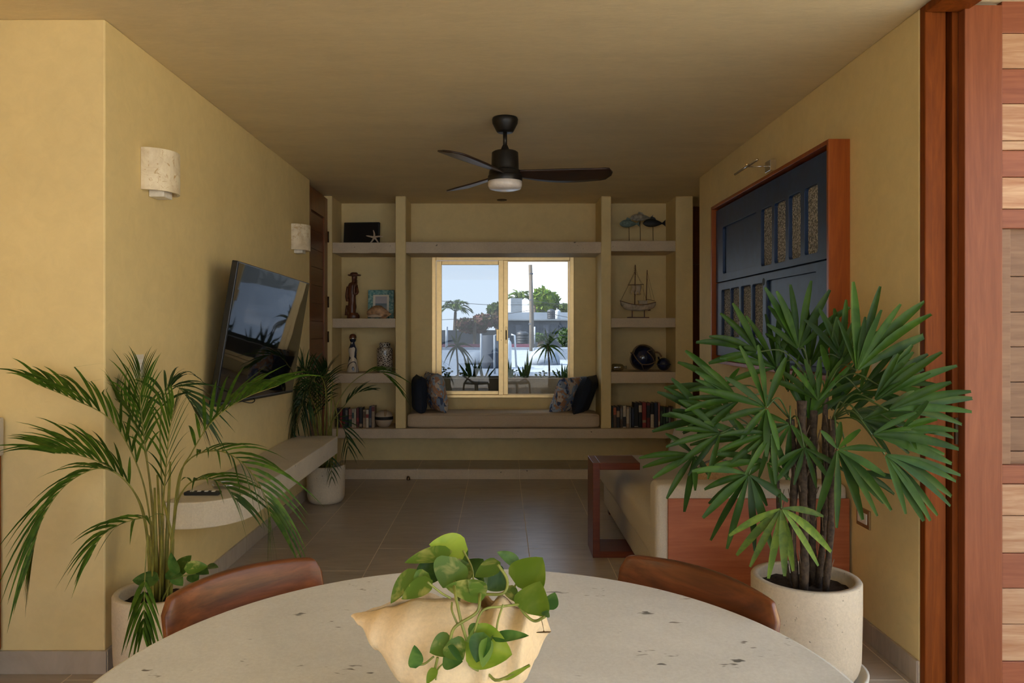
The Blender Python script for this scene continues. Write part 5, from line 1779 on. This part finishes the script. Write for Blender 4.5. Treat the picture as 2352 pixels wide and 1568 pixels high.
for px in (1452, 1480):
    MB().box(SX(px - 1), SX(px + 1), YS - .006, YS + .006, z + .01, SZ(712)).build('stand_post', 'statue_wood', sh)
MB().box(SX(1441), SX(1490), YS - .03, YS + .03, z, z + .011).build('stand_base', 'statue_wood', sh, bevel=.001)
MB().box(SX(1488), SX(1494), YS - .003, YS + .003, SZ(713.5), SZ(708)).build('rudder', 'statue_wood', sh)
# --- right, third shelf: glass floats in rope nets and a bottle
z = SR[2]
def fglass():
    m, n, b, o = _nodes('float_glass')
    co = _coord(n)
    t = _noise(n, co, 12, 2, .5)
    r = _ramp(n, t.outputs['Fac'], [(0, (.004, .008, .035)), (1, (.010, .018, .070))])
    n.links.new(r.outputs[0], b.inputs['Base Color'])
    b.inputs['Roughness'].default_value = .06
    b.inputs['Coat Weight'].default_value = .6
fglass()
gf = thing('glass_float', 'dark blue glass fishing float wrapped in a rope net', 'ornament', (SX(1477), YS, z))
gr_ = .120
gc = Vector((SX(1477), YS, z + gr_ + .004))
def sph(c, r, n=28, m_=16):
    return [(max(0, r * math.sin(PI * i / m_)), -r * math.cos(PI * i / m_)) for i in range(m_ + 1)]
MB().lathe(sph(gc, gr_), gc, 32).build('ball', 'float_glass', gf, True)
def arc(c, r, a, b, n=10):
    a, b = Vector(a).normalized(), Vector(b).normalized()
    return [c + a.slerp(b, i / n) * r for i in range(n + 1)]
phi = (1 + 5 ** .5) / 2
ico = [Vector(v) for v in ((-1, phi, 0), (1, phi, 0), (-1, -phi, 0), (1, -phi, 0), (0, -1, phi), (0, 1, phi), (0, -1, -phi), (0, 1, -phi), (phi, 0, -1), (phi, 0, 1), (-phi, 0, -1), (-phi, 0, 1))]
RR = Matrix.Rotation(.5, 3, 'X') @ Matrix.Rotation(.3, 3, 'Z')
ico = [RR @ v for v in ico]
for i in range(12):
    for j in range(i + 1, 12):
        if (ico[i] - ico[j]).length < 2.1 and (i + j) % 3 != 0:
            MB().tube(arc(gc, gr_ + .003, ico[i], ico[j]), .0055, 6).build('rope', 'rope', gf, True)
MB().tube(catmull([gc + Vector((.11, 0, .055)), gc + Vector((.15, 0, .045)), gc + Vector((.175, 0, .01))], 8), .008, 8).build('tail_rope', 'rope', gf, True)
gs = thing('glass_float', 'small black glass float beside the big blue one', 'ornament', (SX(1524), YS, z))
sc2 = Vector((SX(1524), YS - .01, z + .062 + .002))
MB().lathe(sph(sc2, .062), sc2, 28).build('ball', 'float_glass', gs, True)
MB().lathe([(.060, -.006), (.066, -.003), (.066, .003), (.060, .006)], sc2, 28).build('rope', 'fabric_navy', gs, True)
MB().tube([sc2 + Vector((-.045, 0, .045)), sc2 + Vector((-.05, 0, .07))], .008, 8).build('knot', 'fabric_navy', gs, True)
gb = thing('ship_bottle', 'small clear bottle lying on its side by the right pillar', 'bottle', (SX(1420), YS, z))
glassmat('bottle_glass', (.72, .70, .62), .16, .05)
m = MB().lathe([(0, 0), (.030, 0), (.034, .006), (.034, .080), (.028, .098), (.014, .110), (.013, .128), (.016, .130), (.016, .136), (0, .136)], (0, 0, 0), 24)
R_ = Matrix.Translation((SX(1405.5), YS - .02, z + .0345)) @ Matrix.Rotation(PI / 2, 4, 'Y')
m.v = [tuple(R_ @ Vector(p)) for p in m.v]
m.build('glass', 'bottle_glass', gb, True)
MB().box(SX(1409), SX(1421), YS - .03, YS - .01, z + .014, z + .024).build('tiny_hull', 'hull_white', gb)
MB().box(SX(1412), SX(1413), YS - .022, YS - .019, z + .024, z + .056).build('tiny_mast', 'statue_wood', gb)
# door stop on the step
ds = MB().lathe([(0, 0), (.016, 0), (.018, .006), (.014, .026), (.006, .034), (0, .034)], (SX(938, 6.93), 6.93, 0), 20).build('door_stop', 'bronze', None, True)
tag(ds, 'small round bronze door stop on the floor by the low step', 'door stop')
# ================================================================== outside the window
plain('roof_white', (.20, .23, .27), .9, vary=.12, scale=.5, world=True)
plain('render_grey', (.050, .060, .075), .9, vary=.12, scale=.6, world=True)
plain('pink_paint', (.16, .055, .085), .9, vary=.1, scale=.6, world=True)
plain('tank_black', (.018, .022, .03), .5)
plain('tank_grey', (.055, .065, .085), .5, vary=.2, scale=1.5)
plain('pipe_white', (.34, .37, .40), .5)
plain('block_grey', (.16, .18, .20), .9, vary=.15, scale=1, world=True)
plain('ground', (.08, .08, .07), 1.0, vary=.3, scale=.2, world=True)
plain('bark', (.12, .09, .06), .95, vary=.3, scale=4)
struct(MB().box(-150, 150, 12, 230, -4.2, -4.0).build('ground', 'ground'))
RZ = -0.6
def EX(px, Y):
    return (px - VX) / F * Y
def EZ(py, Y):
    return EYE - (py - VY) / F * Y
stone('planter_grey', (.68, .60, .50), scale=30)
# planter just outside the glass
plz = EZ(868, 7.72)
pb = thing('window_planter', 'long grey concrete planter outside the window', 'planter', (0, 7.85, 0))
MB().box(-0.80, 0.02, 7.72, 7.76, 0.45, plz).build('front_panel', 'planter_grey', pb, bevel=.004)
MB().box(0.03, 0.86, 7.72, 7.76, 0.45, plz).build('front_panel', 'planter_grey', pb, bevel=.004)
MB().box(-0.80, 0.86, 8.06, 8.10, 0.45, plz).build('rear_panel', 'concrete', pb)
MB().box(-0.80, 0.86, 7.76, 8.06, 0.45, 0.50).build('bottom', 'concrete', pb)
MB().box(-0.80, 0.86, 7.76, 8.06, plz - .05, plz - .03).build('soil', 'soil', pb)
MB().box(EX(1099, 7.70), EX(1101, 7.70), 7.695, 7.705, .45, plz - .01).build('white_seam', 'pipe_white', pb)
struct(MB().box(-3, 3, YB + .14, 8.3, .30, .45).build('trim_4', 'block_grey'), 'ledge under the planter')
# spiky plants in the planter
def spiky(label, px, py_base, stem_py, leaves, Y, lw, spread=1.0, cat='plant'):
    t = thing('spiky_plant', label, cat, (EX(px, Y), Y, plz - .03), 'spiky plants in the window planter')
    b = Vector((EX(px, Y), Y, plz - .03))
    top = P(px - 4, stem_py, Y)
    MB().tube([b, b.lerp(top, .5) + Vector((.006, 0, 0)), top], [.011, .009, .008], 8).build('stem', 'bark', t, True)
    for tx, ty, dY in leaves:
        q = P(tx, ty, Y + dY)
        leaflet(MB(), top, q, lw, bend=.16, nseg=7, fold=.2, side=(q - top).cross(Vector((0, -1, .3)))).build('blade', 'window_plant', t, True)
spiky('dracaena with drooping blades outside the left window pane', 1052, 868, 795, [(1018, 838, -.03), (1030, 845, .04), (1022, 800, .02), (1034, 768, 0), (1048, 752, .03), (1060, 775, 0), (1075, 790, -.02), (1090, 800, .03), (1088, 830, .02), (1072, 835, -.05), (1095, 860, .0), (1040, 815, -.06), (1065, 760, .04)], 7.90, .022)
spiky('dracaena with drooping blades outside the right window pane', 1262, 868, 795, [(1222, 820, .02), (1232, 840, -.04), (1240, 770, .02), (1250, 752, 0), (1266, 760, .03), (1280, 752, .02), (1285, 775, .04), (1300, 750, .02), (1296, 808, .0), (1302, 830, .03), (1282, 840, -.04), (1270, 838, -.02), (1242, 800, -.04), (1250, 838, .02), (1228, 800, .06)], 7.92, .022)
def tuft(label, px, leaves, Y, lw, mat='window_plant'):
    t = thing('sword_plant', label, 'plant', (EX(px, Y), Y, plz - .03), 'sword-leaved plants in the window planter')
    for k, (tx, ty) in enumerate(leaves):
        b = Vector((EX(px + (k - len(leaves) / 2) * 2.0, Y), Y + rnd(-.03, .03), plz - .04))
        q = P(tx, ty, Y + rnd(-.04, .04))
        leaflet(MB(), b, q, lw, bend=.02, nseg=6, fold=.35, side=Vector((1, .2, 0))).build('blade', mat, t, True)
tuft('sword-leaved plant between the dracaena and the pale tank', 1085, [(1052, 832), (1062, 805), (1072, 812), (1096, 838), (1112, 815), (1092, 822)], 7.86, .034)
tuft('thin sword-leaved plant below the grey tank', 1112, [(1098, 828), (1104, 836), (1128, 832), (1140, 842)], 7.84, .022)
tuft('upright sword plant just right of the window meeting bar', 1172, [(1168, 822), (1174, 830), (1180, 845)], 7.86, .026)
tuft('broad sword-leaved plant in the middle of the right pane', 1207, [(1188, 838), (1200, 840), (1206, 828), (1224, 815), (1212, 800)], 7.86, .036)
tuft('sword-leaved plant at the right jamb of the window', 1295, [(1278, 845), (1290, 832), (1298, 838), (1304, 835), (1310, 830)], 7.84, .03)
def shrub(label, px, py, w, h, Y, n, mat, ls, grp):
    t = thing('leafy_plant', label, 'plant', (EX(px, Y), Y, plz - .03), grp)
    b = Vector((EX(px, Y), Y, plz - .03))
    MB().tube([b, P(px, py, Y)], .004, 6).build('stem', 'bark', t)
    for k in range(n):
        c = P(px + rnd(-w, w), py + rnd(-h, h), Y + rnd(-.05, .05))
        d = Vector((rnd(-1, 1), rnd(-1, 1), rnd(-.4, 1))).normalized()
        heart_leaf(t, c, c + d * ls, ls * .7, mat, (rnd(-.4, .4), -.8, .5))
shrub('small leafy plant at the left jamb of the window', 1028, 855, 14, 10, 7.88, 16, 'window_plant', .035, 'small leafy plants in the planter')
shrub('low leafy plant below the left dracaena', 1062, 858, 12, 8, 7.90, 12, 'window_plant', .035, 'small leafy plants in the planter')
shrub('low leafy plant beside the meeting bar of the window', 1183, 856, 10, 8, 7.90, 12, 'window_plant', .03, 'small leafy plants in the planter')
shrub('low leafy plant under the right dracaena', 1243, 860, 12, 7, 7.92, 14, 'window_plant', .03, 'small leafy plants in the planter')
shrub('low leafy plant between dracaena and right jamb', 1278, 860, 8, 7, 7.94, 10, 'window_plant', .03, 'small leafy plants in the planter')

# white roof terrace of the neighbour
nr_ = thing('white_roof', 'bright white flat roof beyond the planter', 'roof', (0, 30, RZ))
MB().box(-14, 16, 13, 74, RZ - .4, RZ).build('roof_slab', 'roof_white', nr_)
MB().box(-14, 16, 74, 74.4, RZ - .4, RZ + .25).build('roof_kerb', 'roof_white', nr_)
MB().box(EX(1165, 30), EX(1310, 30), 30, 31.2, RZ, RZ + .30).build('roof_upstand', 'roof_white', nr_)
MB().box(EX(1225, 50), EX(1345, 50), 50, 51, RZ, RZ + .75).build('roof_upstand', 'roof_white', nr_)
dm = MB().lathe([(.75, 0), (.73, .3), (.6, .55), (.36, .7), (0, .74)], (EX(1096, 43), 43.5, RZ), 32).build('white_dome', 'roof_white', None, True)
tag(dm, 'white rounded roof dome left of the grey tank', 'dome')
dm = MB().lathe([(.9, 0), (.87, .4), (.7, .7), (.42, .86), (0, .9)], (EX(1250, 43), 43, RZ), 32).build('white_dome', 'roof_white', None, True)
tag(dm, 'white rounded roof dome behind the right dracaena', 'dome')
def tank(label, px, w, pyb, pyt, Y, mat, lid=True, ribs=0):
    r = w / 2 * Y / F
    zb, zt = EZ(pyb, Y), EZ(pyt, Y)
    t = thing('water_tank', label, 'water tank', (EX(px, Y), Y, zb), None)
    H = zt - zb
    pr = [(0, 0), (r * .96, 0), (r, H * .05)]
    for k in range(ribs):
        q = .12 + .6 * k / max(1, ribs)
        pr += [(r, H * q), (r * .96, H * (q + .04)), (r, H * (q + .08))]
    pr += [(r, H * .78), (r * .9, H * .86), (r * .5, H * .93), (r * .42, H * .94), (0, H * .94)] if lid else [(r, H), (0, H)]
    MB().lathe(pr, (EX(px, Y), Y, zb), 28).build('shell', mat, t, False, bevel=.01, soft=True)
    if lid:
        MB().lathe([(0, H * .93), (r * .45, H * .93), (r * .45, H), (0, H)], (EX(px, Y), Y, zb), 20).build('lid', mat, t)
tank('tall grey cylinder tank seen through the left pane', 1125, 41, 846, 770, 39.0, 'tank_grey', False)
tank('white cylinder tank by the window meeting bar', 1167, 16, 846, 776, 38.0, 'pipe_white', True)
tank('ribbed black water tank behind the utility pole', 1200, 28, 789, 759, 80.0, 'tank_black', True, 3)
tank('ribbed black water tank on the grey building roof', 1266, 19, 732.5, 709, 84.5, 'tank_black', True, 3)
tank('white water tank beside the black roof tank', 1281, 13, 732.5, 710, 85.6, 'pipe_white', True)
def pipe(label, pts, Y, r=.05):
    o = MB().tube([P(a, b, Y) for a, b in pts], r, 8).build('roof_pipe', 'pipe_white', None, True)
    tag(o, label, 'pipe', 'white roof pipes')
pipe('white bent vent pipe in front of the grey tank', [(1136, 868), (1136, 770), (1146, 768)], 34.0)
pipe('white bent vent pipe left of the black tank', [(1186, 845), (1182, 770), (1174, 768)], 40.0)
pipe('white pipe standing left of the grey tank', [(1105, 860), (1105, 766)], 37.0)
pipe('white pipe standing left by the palm', [(1026, 800), (1026, 750)], 70.0, .12)
pipe('thin white pipe right of the utility pole', [(1228, 790), (1228, 750)], 76.0, .08)
# pink parapet and buildings behind
pk = MB().box(EX(990, 76), EX(1222, 76), 76, 76.4, EZ(800, 76), EZ(790, 76)).build('pink_parapet', 'pink_paint')
tag(pk, 'low pink parapet wall behind the white roof', 'wall')
gbld = thing('grey_building', 'long grey building with a white roof slab behind the pole', 'building', (EX(1260, 84), 84, RZ))
MB().box(EX(1150, 84), EX(1345, 84), 84, 95, -4.0, EZ(736, 84)).build('wall', 'render_grey', gbld)
MB().box(EX(1148, 83.6), EX(1347, 83.6), 83.6, 95.4, EZ(736, 84), EZ(733, 84)).build('roof_edge', 'block_grey', gbld)
MB().box(EX(1148, 90), EX(1345, 90), 90, 96, EZ(734, 84), EZ(717, 90)).build('roof_block', 'roof_white', gbld)
for a in (1185, 1215, 1248, 1285):
    MB().box(EX(a, 83.9), EX(a + 12, 83.9), 83.88, 84, EZ(765, 84), EZ(746, 84)).build('window', 'tank_grey', gbld)
ch = thing('block_tower', 'grey block stair tower left of the utility pole', 'building', (EX(1187, 92), 92, 2))
zb0 = EZ(734, 92)
for k in range(5):
    MB().box(EX(1173.5, 92), EX(1199, 92), 92, 93.2, zb0 + k * .52, zb0 + k * .52 + .51).build('block_course', 'block_grey', ch)
gw = MB().box(EX(985, 88), EX(1150, 88), 88, 89, -4, EZ(758, 88)).build('garden_wall', 'render_grey')
tag(gw, 'shaded garden wall behind the flowering bush', 'wall')
# utility pole with wires
up_ = thing('utility_pole', 'weathered wooden utility pole seen through the right pane', 'pole', (EX(1220, 70), 70, -4))
MB().tube([(EX(1221.5, 70), 70, -4), (EX(1221, 70), 70, EZ(720, 70)), (EX(1218, 70), 70, EZ(608, 70))], [.24, .21, .17], 12).build('post', 'pole_wood', up_, True)
for k, (a, b, sag) in enumerate((((1218, 700), (1000, 690), 4), ((1218, 705), (1345, 735), 4), ((1219, 712), (1000, 735), 5), ((1219, 690), (1345, 700), 3), ((1221, 770), (1345, 768), 2))):
    mid_ = ((a[0] + b[0]) / 2, (a[1] + b[1]) / 2 + sag)
    MB().tube(catmull([P(*a, 70), P(*mid_, 72), P(*b, 74)], 10), .022, 4).build('wire', 'black_metal', up_)
for k, yb_ in enumerate((630, 690, 745)):
    MB().lathe([(.19, 0), (.205, .0), (.205, .12), (.19, .12)], (EX(1219.5, 70), 70, EZ(yb_, 70)), 12).build('strap', 'tank_grey', up_)
# trees
def crown(t, c, rx, rz, n, ls, mat):
    m = MB()
    for k in range(n):
        d = Vector((random.gauss(0, 1), random.gauss(0, 1), random.gauss(0, 1))).normalized()
        lump = 0.75 + 0.35 * mnoise.noise(d * 2.2 + Vector(c) * .1)
        p = Vector(c) + Vector((d.x * rx, d.y * rx, d.z * rz)) * lump * rnd(.75, 1.05)
        a = Vector((rnd(-1, 1), rnd(-1, 1), rnd(-1, 1))).normalized()
        b = a.cross(d).normalized() * ls * .5
        a = a * ls
        m.add([p - a, p + b, p + a, p - b], [(0, 1, 2, 3)])
    m.build('crown', mat, t)['kind'] = 'stuff'
def tree(label, px, pyc, rx, rz, Y, n, ls, mat):
    c = P(px, pyc, Y)
    t = thing('tree', label, 'tree', (c.x, Y, -4), 'trees behind the roofs')
    MB().tube([(c.x, Y, -4), (c.x + .2, Y, c.z - rz * .3), tuple(c)], [.4, .3, .1], 8).build('trunk', 'bark', t)
    crown(t, c, rx, rz, n, ls, mat)
s_ = lambda px, Y: px * Y / F
tree('round bright green tree right of the utility pole', 1250, 694, s_(38, 105), s_(38, 105), 105, 3000, .42, 'tree_leaf')
tree('low green tree at the right edge of the right pane', 1296, 708, s_(18, 104), s_(12, 104), 104, 1100, .38, 'tree_leaf')
tree('rounded tree right behind the left window pane', 1140, 712, s_(24, 115), s_(18, 115), 115, 1500, .42, 'tree_palm')
tree('dark green bush at the right of the grey building', 1300, 775, s_(20, 80), s_(24, 80), 80, 1500, .28, 'window_plant')
tree('dark shrub at the foot of the utility pole', 1238, 775, s_(14, 79), s_(10, 79), 79, 900, .28, 'window_plant')
def palm(label, px, py, px0, R_, Y, n, ls=.13):
    c = P(px, py, Y)
    t = thing('palm_tree', label, 'palm tree', (EX(px0, Y), Y, -4), 'palms behind the roofs')
    MB().tube([(EX(px0, Y), Y, -4), (EX((px + px0) / 2, Y), Y, (c.z - 4) / 2), tuple(c)], [.3, .24, .16], 8).build('trunk', 'bark', t)
    for k in range(n):
        az = 2 * PI * k / n + rnd(-.2, .2)
        el = rnd(.1, 1.1)
        d = Vector((math.cos(az) * math.cos(el), math.sin(az) * math.cos(el), math.sin(el)))
        pts = [c, c + d * R_ * .5 + Vector((0, 0, R_ * .10)), c + d * R_ * .95 - Vector((0, 0, R_ * rnd(.10, .35)))]
        frond(t, pts, 13, R_ * .30, R_ * .055, 'tree_palm', joined=True, start=.15, rad=R_ * .012, curl=.5, stem='petiole', spread=.8)
palm('feathery palm at the left of the window view', 1046, 716, 1040, s_(40, 90), 90, 20)
palm('palm behind the block tower', 1194, 692, 1194, s_(36, 108), 108, 22)
palm('small palm behind the pole and round tree', 1228, 700, 1228, s_(16, 102), 102, 12)
# flowering bush
fb_ = thing('flowering_bush', 'reddish flowering bush on the roof terrace seen through the left pane', 'bush', (EX(1090, 82), 82, -4))
MB().tube([(EX(1090, 82), 82, -4), tuple(P(1090, 740, 82))], .2, 6).build('trunk', 'bark', fb_)
for k, (px, py, a, b) in enumerate(((1068, 745, 26, 18), (1110, 738, 30, 22), (1140, 735, 16, 22), (1088, 755, 40, 14))):
    crown(fb_, P(px, py, 82 + k), s_(a, 82), s_(b, 82), 900, .26, 'flower_bush')
